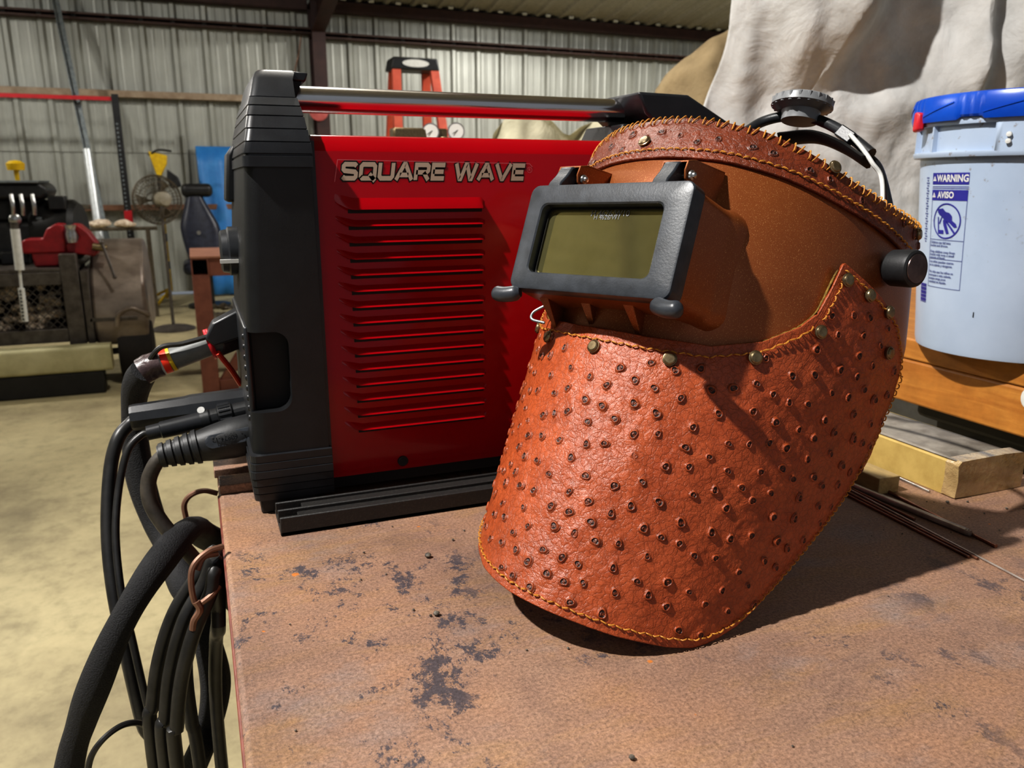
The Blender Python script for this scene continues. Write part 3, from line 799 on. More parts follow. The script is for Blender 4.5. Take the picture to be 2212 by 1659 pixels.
def mound(name, label, mat, cx, cy, prof, depth, seed, amp, mid=0.):
    """draped cloth: prof gives (offset along the view's sideways axis, top height); falls to the floor"""
    bm = NB(); lo = []; n = 60
    s0, s1 = prof[0][0], prof[-1][0]
    for j in range(41):
        a = PI * (j / 40); row = []
        for i in range(n + 1):
            s = s0 + (s1 - s0) * i / n; top = lerp_tab(prof, s)
            k = math.sin(a) ** .35; z = max(.0, top * k)
            dpt = -math.cos(a) * depth * (1 + .5 * (1 - k))
            p = V((cx, cy, 0)) + rh * s + fh * dpt + V((0, 0, z))
            nn = noise.noise(V((s * 5, z * 4, seed))) * amp + noise.noise(V((s * 14, z * 12, seed + 3))) * amp * .4
            p += -fh * nn * (1 if j < 21 else -1) + V((0, 0, nn * .35 if z > .05 else 0)); p.z = max(0, p.z)
            row.append(p)
        lo.append(row)
    rings(bm, lo, closed=False)
    return tag(obj(name, bm, mat), label, 'tarp')
a_ = V((1.6096, 2.4545, 1.3461))
px = 2.75 / 1720
mound('canvas_cover', 'tan canvas cover rising to a rounded shoulder beside the hanging tarp', m_canvas2, a_.x, a_.y,
      [(-.15, 1.3), (-.11, 1.51), (-.02, 1.60), (.06, 1.655), (.14, 1.69), (.3, 1.75), (.5, 1.76)], .24, 2, .10)
b2 = V((1.2298, 2.7815, 1.3868))
mound('canvas_heap', 'cream canvas heap showing between the shiny handle tube and the red machine', m_canvas3, b2.x, b2.y,
      [(-.22, 1.30), (-.19, 1.39), (-.14, 1.437), (-.06, 1.44), (.02, 1.43), (.06, 1.39), (.08, 1.385), (.12, 1.41), (.20, 1.425), (.232, 1.40)], .14, 8, .07)

# ================================================================ welding table
t = thing('welding_table', 'rusty brown steel welding table with a rounded painted edge', 'table', (.4, .6, 0))
bm = NB(); box(bm, .0, .80, -.35, 1.02, .885, .90); obj('tabletop', bm, m_top, t, bevel=.0045, seg=3)
bm = NB(); box(bm, -.0012, .0035, -.35, .80, .868, .8975); obj('edge_strip', bm, m_edge, t, bevel=.0016, seg=3)
bm = NB()
for (a, b, c_, d_) in ((.002, .052, -.35, 1.02), (.75, .80, -.35, 1.02)): box(bm, a, b, c_, d_, .82, .885)
for (c_, d_) in ((-.35, -.30), (.97, 1.02)): box(bm, .052, .75, c_, d_, .82, .885)
obj('apron', bm, m_edge, t, bevel=.004)
for (x, y) in ((.002, -.35), (.75, -.35), (.002, .97), (.75, .97)):
    bm = NB(); box(bm, x, x + .05, y, y + .05, 0, .82); obj('leg', bm, m_edge, t, bevel=.004)
# flat bars lying under the machine
for k, (y0, y1, lab) in enumerate(((.792, .822, 'rusty flat bar jutting from under the red machine, closer to its ribbed black foot'), (.842, .884, 'rusty flat bar jutting from under the red machine, behind another flat bar'))):
    bm = NB(); box(bm, .0015 - .004 * k, .50, y0, y1, .9, .9095); tag(obj('flat_bar', bm, m_top, bevel=.001), lab, 'steel bar')
bm = NB()
for i in range(70):
    x, y = R.uniform(.02, .7), R.uniform(.25, .66)
    if R.random() < .45: x, y = R.uniform(.5, .75), R.uniform(.42, .6)
    s = R.choice([.0006, .0008, .001, .0012, .0018]); ball(bm, (x, y, .9003 + s * .75), (s, s * R.uniform(.6, 1.2), s * .7), u=7, v=5)
for (x, y, s) in ((.137, .495, .0024), (.156, .585, .0028)): ball(bm, (x, y, .9003 + s * .75), (s, s, s * .7), u=8, v=6)
rag(bm, .0002, 900)
tag(obj('debris_crumbs', bm, m_crumb), 'tiny metal spatter crumbs scattered over the rusty tabletop', 'metal crumbs', kind='stuff')

# ================================================================ welding machine
t = thing('welding_machine', 'red and black portable welding machine with a shiny tube handle and louvred side', 'welding machine', (.3, .84, .9))
YN, YF = .725, .955
def loft_sec(bm, secs, rn=.012):
    """stacked sections (z, x_front, x_back, y_near, y_far), rounded front corners"""
    lo = []
    for z, xf, xb, yn, yf in secs:
        l = [V((xb, yn, z)), V((xb, yf, z))]
        for i in range(5):
            a = math.radians(90 * i / 4); l.append(V((xf + rn - rn * math.sin(a), yf - rn + rn * math.cos(a), z)))
        for i in range(5):
            a = math.radians(90 * i / 4); l.append(V((xf + rn - rn * math.cos(a), yn + rn - rn * math.sin(a), z)))
        lo.append(l)
    rings(bm, lo)
bm = NB(); loft_sec(bm, [(.958, .0325, .1005, YN, YF), (1.05, .035, .1005, YN, YF), (1.13, .0385, .100, YN, YF), (1.213, .0445, .0995, YN, YF)])
fb = obj('front_bezel', bm, m_black, t)
bm = NB(); prism(bm, rrect(-.02, .0705, .998, 1.0715, .013, 7), lambda p, q, s: V((p, s, q)), .70, .748)
cut(fb, bm)
bm = NB(); box(bm, .040, .0725, .744, .7475, .994, 1.074); obj('pocket_back', bm, m_dark, fb)
bm = NB(); box(bm, .0985, .1035, YN + .003, YF - .003, .93, 1.235); obj('seam_strip', bm, m_satin, t)
# ribbed top cap
bm = NB()
secs = [(1.213, .043, .1010, .7215, .9585), (1.2215, .0435, .1010, .7215, .9585), (1.222, .0452, .0995, .7232, .957), (1.2235, .0455, .0995, .7232, .957), (1.224, .0440, .1012, .7222, .958)]
zs = [1.224, 1.2335, 1.2445, 1.2555, 1.2645, 1.2725]; yn = [.7222, .7245, .7305, .7390, .7480, .7575]
for k in range(5):
    a, b = (zs[k], yn[k]), (zs[k + 1], yn[k + 1])
    xf0 = .0440 + .0022 * k; xf1 = .0440 + .0022 * (k + 1); xb0 = .1012 - .0012 * k; xb1 = xb0 - .0008
    secs += [(a[0] + .0004, xf0, xb0, a[1], 1.68 - a[1]), (b[0] - .0008, xf1, xb1, b[1] - .0012, 1.68 - b[1] + .0012), (b[0] - .0004, xf1 + .0012, xb1 - .001, b[1] + .0006, 1.68 - b[1] - .0006)]
secs += [(1.2728, .056, .094, .758, .922), (1.289, .0605, .0945, .772, .908), (1.2955, .064, .097, .780, .90), (1.2975, .067, .096, .784, .896)]
loft_sec(bm, secs, .006); cap = obj('top_cap', bm, m_satin, t, ang=24)
bm = NB(); prism(bm, [(.092, 1.2895), (.107, 1.2885), (.110, 1.2965), (.092, 1.2975)], lambda p, q, s: V((p, s, q)), .784, .896); obj('cap_hood', bm, m_satin, cap, bevel=.0015)
bm = NB(); prism(bm, [(.092, 1.262), (.103, 1.262), (.0985, 1.275), (.104, 1.289), (.092, 1.29)], lambda p, q, s: V((p, s, q)), .786, .894); obj('cap_socket', bm, m_dark, cap)
# lower ribbed bumper and feet
bm = NB(); secs = []; z = .9145; k = 0
for i, (z0, z1) in enumerate(((.9145, .921), (.9218, .9285), (.9293, .936), (.9368, .9435), (.9443, .951), (.9518, .9585))):
    d_ = .0008 * abs(i - 3)
    secs += [(z0, .0285 + d_, .1030, .7205 + d_, .9595 - d_), (z1, .0285 + d_ * .8, .1030, .7205 + d_ * .8, .9595 - d_), (z1 + .0004, .0300 + d_, .1022, .722 + d_, .958 - d_)]
loft_sec(bm, secs, .007); obj('bumper', bm, m_satin, t, ang=22)
for (y, x) in ((.728, .036), (.915, .036), (.728, .48), (.915, .48)):
    bm = NB(); box(bm, x, x + .05, y, y + .035, .9, .9148); obj('foot', bm, m_rubber, t, bevel=.002)
# red body
bm = NB(); box(bm, .10, .56, .738, .942, .9125, 1.224); obj('chassis', bm, m_dark, t)
bm = NB()
rd = .006
pl = [(.735, .924), (.735, 1.2262), (.7356, 1.2275), (.7440, 1.2392), (.7475, 1.2408), (.9325, 1.2408), (.936, 1.2392), (.9444, 1.2275), (.945, 1.2262), (.945, .924)]
prism(bm, pl, lambda p, q, s: V((s, p, q)), .1035, .56)
# louvres pressed out of the sheet
def louvre(x0, x1, z, hgt, dep):
    n = 44; L_, T_, lip, ins = [], [], [], []
    lo = []
    for i in range(n + 1):
        x = x0 + (x1 - x0) * i / n
        a = min(1., (x - x0) / .017); b = min(1., (x1 - x) / .006)
        s = math.sin(a * PI / 2) ** .75 * math.sin(b * PI / 2) ** .6
        sh = max(0.02, s)
        e_ = 1 - math.sin(a * PI / 2); zl = z + e_ * .0070; hh = max(.0006, hgt + .0044 * (1 - a) - e_ * .0070)
        lo.append([V((x, .7353, zl + hh)), V((x, .735 - dep * .45 * sh, zl + hh * .55)), V((x, .735 - dep * .88 * sh, zl + hh * .16)),
                   V((x, .735 - dep * sh, zl)), V((x, .735 - dep * sh + .0007, zl - .0003)), V((x, .7353, zl + .0012))])
    rings(bm, lo)
for k in range(15):
    z = 1.1765 - k * .01475
    louvre(.1195 - .0001 * k, .2615, z, .0056 if k else .0105, .0058)
side = obj('side_panel', bm, m_red, t, ang=30)
bm = NB()
for k in range(15):
    z = 1.1765 - k * .01475; box(bm, .131, .2585, .7346, .7351, z - .0034, z - .0002)
obj('louvre_slot', bm, m_dark, side)
bm = NB(); lathe(bm, [(0, .0052), (.0016, .0052), (.0026, .0042), (.0026, 0)], (.173, .735, .9325), (0, -1, 0)); obj('screw', bm, m_black, t)
bm = NB(); box(bm, .1005, .1045, .7335, .9465, .9245, 1.2375); obj('panel_hem', bm, M('deep_red_hem', (120, 2, 14), (100, 2, 12), .3), side)
# lettering
def letters():
    """wide squared capitals: list of strokes per letter, unit height"""
    c = .18
    S = ([(1.02, .80), (.90, .90), (.20, .90), (.10, .80), (.10, .62), (.20, .53), (.92, .47), (1.02, .38), (1.02, .20), (.92, .10), (.20, .10), (.08, .20)], 1.12)
    Q = ([(.10, .22), (.22, .10), (.98, .10), (1.10, .22), (1.10, .78), (.98, .90), (.22, .90), (.10, .78), (.10, .22), (.16, .15)], 1.2)
    U = ([(.11, 1.0), (.11, .22), (.23, .10), (.95, .10), (1.07, .22), (1.07, 1.0)], 1.18)
    A1 = [(.02, 0), (.55, .93), (.65, .93), (1.20, 0)]
    R1 = [(.11, 0), (.11, .90), (.92, .90), (1.04, .80), (1.04, .56), (.92, .46), (.11, .46)]
    E1 = [(1.0, .90), (.11, .90), (.11, .10), (1.0, .10)]
    W1 = [(.04, 1.0), (.38, .07), (.48, .07), (.80, .93), (.90, .93), (1.22, .07), (1.32, .07), (1.66, 1.0)]
    V1 = [(.02, 1.0), (.55, .07), (.65, .07), (1.20, 1.0)]
    return {'S': ([S[0]], S[1]), 'Q': ([Q[0], [(.72, .36), (1.16, -.06)]], Q[1]), 'U': ([U[0]], U[1]), 'A': ([A1, [(.28, .30), (.92, .30)]], 1.22),
            'R': ([R1, [(.70, .46), (1.08, 0)]], 1.14), 'E': ([E1, [(.11, .50), (.92, .50)]], 1.06), 'W': ([W1], 1.70), 'V': ([V1], 1.22)}
LT = letters(); words_ = 'SQUARE WAVE'
tot = sum(.62 if ch == ' ' else LT[ch][1] + .15 for ch in words_)
hz = .0150; zb = 1.2022; xa, xe = .1262, .3035; kx = (xe - xa) / tot
bmo, bmi = NB(), NB(); x = 0
for ch in words_:
    if ch == ' ': x += .62; continue
    for st in LT[ch][0]:
        f = lambda yy: (lambda p, q: (xa + (x + p) * kx + .0022 * q, yy, zb + q * hz))
        e0 = np.array(st[0]) - np.array(st[1]); e1 = np.array(st[-1]) - np.array(st[-2])
        g = [tuple(np.array(st[0]) + e0 / np.linalg.norm(e0) * .07)] + st[1:-1] + [tuple(np.array(st[-1]) + e1 / np.linalg.norm(e1) * .07)]
        stroke(bmo, g, .44, f(.7346)); stroke(bmi, st, .27, f(.7343))
    x += LT[ch][1] + .15
obj('letter_outline', bmo, m_ink, side, fix=False, smooth=False); obj('lettering', bmi, m_cream, side, fix=False, smooth=False)
bm = NB(); stroke(bm, [(.1205, 1.2005), (.1240, 1.2195), (.3075, 1.2175), (.3105, 1.2145)], .0006, lambda p, q: (p, .7345, q)); obj('pinstripe', bm, m_pink, side, fix=False)
bm = NB(); stroke(bm, [(.3075 + .0026 * math.cos(a), 1.2118 + .0026 * math.sin(a)) for a in [2 * PI * i / 20 for i in range(21)]], .0004, lambda p, q: (p, .7345, q))
join(bm, text_bm('R', .0042, lambda p, q: (.3075 + p, .7345, 1.2118 + q))); obj('registered_mark', bm, m_pink, side, fix=False)
# handle
bm = NB(); rings(bm, [[V((x, .84 + .0155 * math.cos(a), 1.2785 + .0125 * math.sin(a))) for a in [2 * PI * i / 36 for i in range(36)]] for x in (.098, .462)]); obj('handle_tube', bm, m_chrome_red, t)
bm = NB()
prism(bm, [(.452, 1.2935), (.515, 1.2925), (.585, 1.258), (.60, 1.236), (.47, 1.236), (.475, 1.262), (.462, 1.272)], lambda p, q, s: V((p, s, q)), .782, .90); hb = obj('handle_bracket', bm, m_satin, t, bevel=.003)
bm = NB(); prism(bm, [(.432, 1.236), (.50, 1.236), (.487, 1.262), (.445, 1.262)], lambda p, q, s: V((p, s, q)), .80, .89); obj('bracket_root', bm, m_black, t, bevel=.002)
bm = NB(); lathe(bm, [(0, .0095), (.001, .0095), (.001, .0)], (.530, .8185, 1.2855), (.45, 0, .89)); obj('bracket_hole', bm, m_dark, hb)
bm = NB(); box(bm, .555, .60, .7215, .9585, .9145, 1.236); obj('rear_bezel', bm, m_black, t, bevel=.008)
# front panel fittings, seen edge-on
bm = NB(); lathe(bm, [(0, .024), (.010, .024), (.0115, .0215), (.017, .0205), (.0185, .018), (.0187, 0)], (.0415, .845, 1.134), (-1, 0, 0), 40); dl = obj('dial', bm, m_satin, t)
bm = NB(); box(bm, .0215, .042, .8188, .824, 1.1245, 1.128); obj('dial_mark', bm, m_white, dl)
bm = NB(); prism(bm, [(.0345, 1.18), (.039, 1.228), (.048, 1.240), (.052, 1.18)], lambda p, q, s: V((p, s, q)), .90, .958); obj('latch', bm, m_black, t, bevel=.003)
bm = NB(); box(bm, .0335, .0385, .735, .94, .962, 1.076); obj('control_face', bm, m_satin, t, bevel=.002)
bm = NB()
for k in range(9): ball(bm, (.0335, .742, .99 + k * .0095), (.002, .002, .003), u=8, v=6)
obj('front_vent', bm, m_satin, t)

# slotted rail on the table beside the machine
bm = NB()
box(bm, .0475, .52, .670, .6735, .9002, .9175); box(bm, .0475, .52, .670, .726, .9002, .9045)
box(bm, .0475, .52, .6905, .6935, .9045, .9165); box(bm, .0475, .52, .7125, .7155, .9045, .9150)
box(bm, .0640, .52, .6735, .6905, .9045, .9135); box(bm, .0700, .52, .6935, .7125, .9045, .9125)
tag(obj('slotted_rail', bm, M('dusty_black_rail', (38, 37, 36), (58, 55, 51), .5, scale=420, lo=.5, hi=.8, bmp=.3, bscale=600), bevel=.0009, seg=2), 'dusty black slotted rail lying along the foot of the red machine', 'rail')

# ================================================================ cables at the front panel
t = thing('torch_hose', 'black woven hose with a grey pipe fitting plugged into the machine, uppermost of the plugs', 'hose', (-.05, .88, .9))
yy = .88
bm = NB(); tube(bm, [(-0.0440, 0.8800, 1.0184), (0.0172, 0.8800, 1.0388)], .0118, smooth=False, n=20); obj('grey_pipe', bm, m_pipe, t)
bm = NB(); tube(bm, [(-0.0349, 0.8800, 1.0215), (-0.0413, 0.8800, 1.0196)], .0128, smooth=False, n=20); obj('orange_band', bm, m_zip, t)
bm = NB(); tube(bm, [(-0.0312, 0.8800, 1.0227), (-0.0345, 0.8800, 1.0215)], .0127, smooth=False, n=20); obj('yellow_band', bm, m_yel, t)
bm = NB(); tube(bm, [(-0.0413, 0.8800, 1.0196), (-0.0440, 0.8800, 1.0184)], .0126, smooth=False, n=20); obj('white_band', bm, m_white, t)
bm = NB(); tube(bm, [(-0.0431, 0.8800, 1.0188), (-0.0503, 0.8800, 1.0169), (-0.0567, 0.8800, 1.0140), (-0.0613, 0.8800, 1.0115)], .0142, n=14); rag(bm, .001, 160); obj('collar', bm, m_clampm, t)
bm = NB(); tube(bm, [(0.0110, 0.8800, 1.0358), (0.0439, 0.9000, 1.0430)], .0155, smooth=False, n=6); obj('plug', bm, m_clampm, t, bevel=.002)
bm = NB(); prism(bm, [(-.012, .004), (-.0035, .020), (.030, .036), (.05, .034), (.05, .010), (-.004, -.004)], lambda p, q, s: V((0.0134, 0.8700, 1.0409)) + V((p, s, q)), -.012, .014); obj('plug_lock', bm, m_satin, t, bevel=.002)
bm = NB(); tube(bm, [(-0.0589, 0.8750, 1.0163), (-0.0423, 0.8680, 1.0371), (-0.0201, 0.8660, 1.0406), (0.0071, 0.8660, 1.0469), (0.0165, 0.8700, 1.0500)], .0027, n=8); obj('signal_wire', bm, m_cable, t)
def band(pa, pb, r, w, name, mat, par, n=28):
    pa, pb = V(pa), V(pb); d_ = (pb - pa).normalized(); u_, w_ = basis(d_); bm = NB()
    rings(bm, [[pa + d_ * s + (u_ * math.cos(2 * PI * i / n) + w_ * math.sin(2 * PI * i / n)) * r for i in range(n)] for s in (-w / 2, w / 2)], cap=False)
    return obj(name, bm, mat, par, solid=.0012)
zt = band((0.0069, 0.8800, 1.0356), (0.0172, 0.8800, 1.0388), .0165, .005, 'zip_tie', m_zipr, t)
bm = NB(); tube(bm, [(0.0122, 0.8660, 1.0285), (0.0239, 0.8800, 1.0072), (0.0333, 0.8920, 0.9866)], .0030, n=8); obj('zip_tail', bm, m_zip, zt)
hose = [(-0.0598, 0.8850, 1.0118), (-0.0694, 0.9000, 0.9943), (-0.0764, 0.9150, 0.9658), (-0.0793, 0.9200, 0.9280), (-0.0779, 0.9150, 0.8812), (-0.0679, 0.9000, 0.8364), (-0.0540, 0.8700, 0.8142), (-0.0412, 0.8000, 0.8081), (-0.0303, 0.7800, 0.7906), (-0.0224, 0.7650, 0.7509), (-0.0199, 0.7600, 0.7115), (-0.0285, 0.7550, 0.6745), (-0.0443, 0.7500, 0.6395), (-.10, .82, .49), (-.15, .81, .45), (-.19, .77, .47), (-.178, .738, .56), (-0.1508, 0.7330, 0.6771), (-0.1354, 0.7300, 0.7210), (-0.1195, 0.7250, 0.7597), (-0.0983, 0.7250, 0.8042), (-0.0756, 0.7350, 0.8381), (-0.0542, 0.7600, 0.8571), (-0.0343, 0.8000, 0.8626), (-0.0246, 0.8400, 0.8480), (-0.0158, 0.8800, 0.8196), (.03, .90, .775), (.07, .91, .74), (.10, .91, .5), (.11, .91, .02)]
bm = NB(); tube(bm, hose, lambda s: .0135 + .0012 * math.sin(s * 60), n=14, k=10); obj('sleeve', bm, m_hose, t)

t = thing('torch_plug', 'long black tapered plug with a thick hanging cable, above the ribbed boot', 'cable plug', (-.03, .85, .99))
a_, b_2 = V((-0.0759, 0.8600, 0.9691)), V((0.0398, 0.8600, 0.9743))
dv = b_2 - a_
bm = NB(); lathe(bm, [(0, .0125), (.003, .0135), (dv.length * .45, .0150), (dv.length * .5, .0160), (dv.length * .97, .0160), (dv.length, .014)], a_, dv, 10); obj('body', bm, m_satin, t, ang=20)
bm = NB(); tube(bm, [(-0.0682, 0.8600, 0.9697), (-0.0761, 0.8600, 0.9637), (-0.0886, 0.8500, 0.9515), (-0.0983, 0.8400, 0.9210), (-0.1042, 0.8150, 0.8680), (-0.1028, 0.7900, 0.8154), (-0.0962, 0.7700, 0.7552), (-0.0893, 0.7600, 0.6879), (-0.0824, 0.7600, 0.6325), (-.11, .69, .45)], .0066, n=12); obj('cable', bm, m_cable, t)

t = thing('control_plug', 'slim black plug with a bright clamp screw and a thin cable', 'cable plug', (-.03, .82, .98))
a_, b_2 = V((-0.0598, 0.8250, 0.9614)), V((0.0400, 0.8280, 0.9747)); dv = b_2 - a_; ln = dv.length
bm = NB(); lathe(bm, [(0, .0072), (ln * .12, .0076), (ln * .13, .0086), (ln * .45, .0092), (ln * .5, .0092)], a_, dv, 16); obj('boot', bm, m_satin, t)
bm = NB(); lathe(bm, [(ln * .5, .010), (ln * .58, .0105), (ln * .6, .0095), (ln * .66, .0095), (ln * .67, .012), (ln * .8, .012), (ln * .82, .010), (ln, .010)], a_, dv, 18); obj('shell', bm, m_black, t, ang=20)
bm = NB()
for i in range(18):
    u_, w_ = basis(dv); e_ = u_ * math.cos(2 * PI * i / 18) + w_ * math.sin(2 * PI * i / 18); q0 = a_ + dv * .68 + e_ * .012; cyl(bm, q0, a_ + dv * .79 + e_ * .012, .0011, n=6)
obj('grip_ribs', bm, m_satin, t)
c_ = V((-0.0089, 0.8260, 0.9794)); bm = NB(); lathe(bm, [(0, .0042), (.006, .0042), (.007, .0036), (.007, 0)], c_ + V((.001, .004, -.004)), (-.15, -.75, .65), 14); sw = obj('clamp_screw', bm, m_steel, t)
bm = NB(); tube(bm, [(-0.0576, 0.8350, 0.9586), (-0.0661, 0.8350, 0.9572), (-0.0797, 0.8300, 0.9436), (-0.0908, 0.8200, 0.9077), (-0.0961, 0.8000, 0.8682), (-0.0946, 0.7750, 0.8214), (-0.0890, 0.7600, 0.7794), (-0.0840, 0.7500, 0.7344), (-0.0796, 0.7450, 0.6958), (-0.0749, 0.7420, 0.6801), (-0.0694, 0.7400, 0.6773), (-0.0700, 0.7450, 0.6931)], .0036, n=10); obj('cable', bm, m_cable, t)

t = thing('ground_plug', 'black plug with a ribbed rubber boot and raised oval lettering, lowest of the plugs', 'cable plug', (-.02, .8, .95))
a_, b_2 = V((-0.0502, 0.8000, 0.9448)), V((0.0399, 0.8000, 0.9581)); dv = b_2 - a_; ln = dv.length; dn = dv.normalized()
bm = NB(); pf = []
for k in range(5):
    s0 = ln * (.0 + .085 * k); g_ = .0118 + .0012 * k
    pf += [(s0, g_ - .0018), (s0 + ln * .012, g_ - .0016), (s0 + ln * .018, g_), (s0 + ln * .062, g_ + .0006), (s0 + ln * .07, g_ - .0014)]
pf += [(ln * .44, .0158), (ln * .52, .0172), (ln * .74, .0200), (ln * .97, .0202), (ln, .019)]
lathe(bm, pf, a_, dv, 30); pb_ = obj('boot', bm, m_rubber, t, ang=25)
u_ = dn.cross(V((0, 1, 0))).normalized()                             # upward side normal of the plug
if u_.z < 0: u_ = -u_
def on_plug(s, h, lift):
    """point on the boot: s along it from the cable end, h up its near side"""
    r_ = lerp_tab(pf, s) + lift; ang = h / r_
    return a_ + dn * s + V((0, -1, 0)) * (r_ * math.cos(ang)) + u_ * (r_ * math.sin(ang))
s_c = ln * .74; h_c = .0065
bm = NB(); lo = []
for k, (inset, lift) in enumerate(((0, -.0004), (0, .0005), (.0008, .0008))):
    lo.append([on_plug(s_c + p * (1 - inset * 30), h_c + q * (1 - inset * 60), lift) for p, q in rrect(-.0235, .0235, -.0068, .0068, .0066, 6)])
rings(bm, lo); ov = obj('oval_pad', bm, m_frame, pb_)
fl = lambda cx, cy: (lambda p, q: on_plug(s_c + cx - p, h_c + cy - q, .0011))
bm = text_bm('60974-12', .0056, fl(-.006, .0030), 1.1, .00012); join(bm, text_bm('PN-EN', .0056, fl(-.004, -.0032), 1.1, .00012))
for cx in (.0085, .0155):
    stroke(bm, [(cx + .0042 * math.cos(a), .0042 * math.sin(a)) for a in [math.radians(-70 + 140 * i / 14) for i in range(15)]], .0010, lambda p, q: on_plug(s_c + p, h_c + q, .0011))
stroke(bm, [(.0155, 0), (.0195, 0)], .0010, lambda p, q: on_plug(s_c + p, h_c + q, .0011))
obj('raised_text', bm, m_dark, ov, fix=False)
bm = NB(); tube(bm, [(-0.0466, 0.8000, 0.9444), (-0.0544, 0.8000, 0.9364), (-0.0617, 0.8000, 0.9204), (-0.0619, 0.7950, 0.9008), (-0.0528, 0.7900, 0.8787), (-0.0371, 0.7850, 0.8548), (-0.0205, 0.7800, 0.8282), (-0.0072, 0.7750, 0.8038), (.02, .77, .772), (.08, .77, .72), (.10, .78, .5), (.12, .8, .02)], .0072, n=12); obj('cable', bm, m_cable2, t)

# coil of cable hung at the table side
strands = [[(-.010, .66, .832), (-0.0061, 0.6700, 0.8940), (-0.0206, 0.6700, 0.8795), (-0.0433, 0.6700, 0.8476), (-0.0593, 0.6700, 0.8071), (-0.0687, 0.6700, 0.7642), (-0.0736, 0.6700, 0.7191)],
           [(-.010, .665, .830), (-0.0073, 0.6600, 0.8920), (-0.0184, 0.6600, 0.8728), (-0.0371, 0.6550, 0.8436), (-0.0512, 0.6550, 0.8010), (-0.0590, 0.6550, 0.7582), (-0.0637, 0.6550, 0.7181)],
           [(-.010, .67, .826), (-0.0088, 0.6500, 0.8861), (-0.0134, 0.6450, 0.8717), (-0.0296, 0.6400, 0.8397), (-0.0425, 0.6400, 0.7996), (-0.0501, 0.6400, 0.7573), (-0.0535, 0.6400, 0.7219)],
           [(-.010, .68, .83), (-0.0102, 0.6900, 0.8660), (-0.0260, 0.6900, 0.8467), (-0.0367, 0.6900, 0.8126), (-0.0417, 0.6900, 0.7720), (-0.0414, 0.6900, 0.7240), (-0.0388, 0.6900, 0.6838)]]
loops = []
for k, st in enumerate(strands):
    b_ = V(st[-1])
    loops += [V(q) for q in st] + [V((b_.x + .004, b_.y, .42)), V((b_.x + .03, b_.y + .02, .36 - .012 * k)), V((-.028, b_.y + .03, .42)), V((-.022, .71 + .008 * k, .58)), V((-.020, .705 + .006 * k, .72)), V((-.014, .69, .80))]
bm = NB(); tube(bm, loops, .0060, n=10, k=9)
tag(obj('hanging_cable_coil', bm, m_cable), 'coil of black cable hanging against the side of the rusty table', 'cable coil')
bm = NB(); tube(bm, [(-0.0004, 0.6550, 0.9065), (-0.0128, 0.6500, 0.9060), (-0.0242, 0.6450, 0.8980), (-0.0273, 0.6420, 0.8836), (-0.0250, 0.6400, 0.8666), (-0.0147, 0.6400, 0.8704), (-0.0062, 0.6450, 0.8766)], .0026, n=8)
tube(bm, [(-0.0052, 0.6550, 0.9007), (-0.0160, 0.6500, 0.9016), (-0.0218, 0.6450, 0.8935)], .0024, n=8)
tube(bm, [(-0.0248, 0.6380, 0.8693), (-0.0226, 0.6370, 0.8619), (-0.0276, 0.6370, 0.8537), (-0.0294, 0.6370, 0.8456)], .0030, n=8)
tag(obj('tie_wire', bm, m_wire), 'brown twisted wire tying the hanging cable coil', 'wire')
bm = NB(); tube(bm, [(-0.0353, 0.8800, 0.8448), (-0.0357, 0.8800, 0.8611), (-0.0283, 0.8800, 0.8708), (-0.0148, 0.8800, 0.8741), (-0.0010, 0.8800, 0.8689)], .003, n=8)
tag(obj('brown_wire', bm, m_wire), 'brown wire looping out above the woven hose at the table edge', 'wire')
bm = NB(); tube(bm, [(-0.1262, 0.6600, 0.7056), (-0.1201, 0.6600, 0.7312), (-0.1089, 0.6600, 0.7470), (-0.0952, 0.6700, 0.7495), (-0.0829, 0.6800, 0.7417), (-0.0739, 0.6900, 0.7235)], .0027, n=8)
tag(obj('signal_cable', bm, m_cable), 'thin black cable arching from under the hanging coil', 'cable')

# ================================================================ welding helmet
yaw, tilt, roll = math.radians(204.533), math.radians(21.812), math.radians(1.7015)
n0 = V((math.cos(yaw), math.sin(yaw), 0)); zz = V((0, 0, 1))
nv = n0 * math.cos(tilt) + zz * math.sin(tilt); uv = zz * math.cos(tilt) - n0 * math.sin(tilt)
xv = uv.cross(nv)
xv, uv = xv * math.cos(roll) + uv * math.sin(roll), uv * math.cos(roll) - xv * math.sin(roll)
HO = V((.2602, .4978, 1.1594))
HM = Matrix.Translation(HO) @ Matrix((xv, -nv, uv)).transposed().to_4x4()
t = thing('welding_helmet', 'brown leather-trimmed welding helmet with a flip-up lens and spotted leather bib', 'welding helmet', HO, mat=HM)
h = lambda x, n, z: V((x, -n, z))

def shell_p(phi, z, off=0.):
    a = (.139 - .03 * z if z > 0 else .139) + off; fr = -.025 - (2.6 if z > 0 else 2.2) * z * z + off
    x0 = -.07 * max(z, 0); return h(x0 + a * math.sin(phi), -.208 + (fr + .208) * math.cos(phi), z)
def grid_mesh(fn, nu, nv_, flip=False):
    bm = NB(); lo = [[fn(i / nu, j / nv_) for i in range(nu + 1)] for j in range(nv_ + 1)]
    rings(bm, lo, closed=False); return bm
D2 = math.radians
RIMX = (-110, -75, -42, -25, -8, 9, 31, 45, 61, 75, 92, 101); RIMZ = (.088, .098, .112, .1160, .1176, .1162, .1092, .1012, .0912, .0888, .0930, .0965)
def shell_f(u, v):
    ph = -103 + 206 * u; zl = -.125 + .115 * min(1, max(0, (abs(ph) - 62) / 25)) ; zt = float(np.interp(ph, RIMX, RIMZ)) - .0022
    z = zl + (zt - zl) * v
    return shell_p(D2(ph), z)
bm = grid_mesh(shell_f, 90, 40); obj('shell', bm, m_shell, t, solid=.0035)
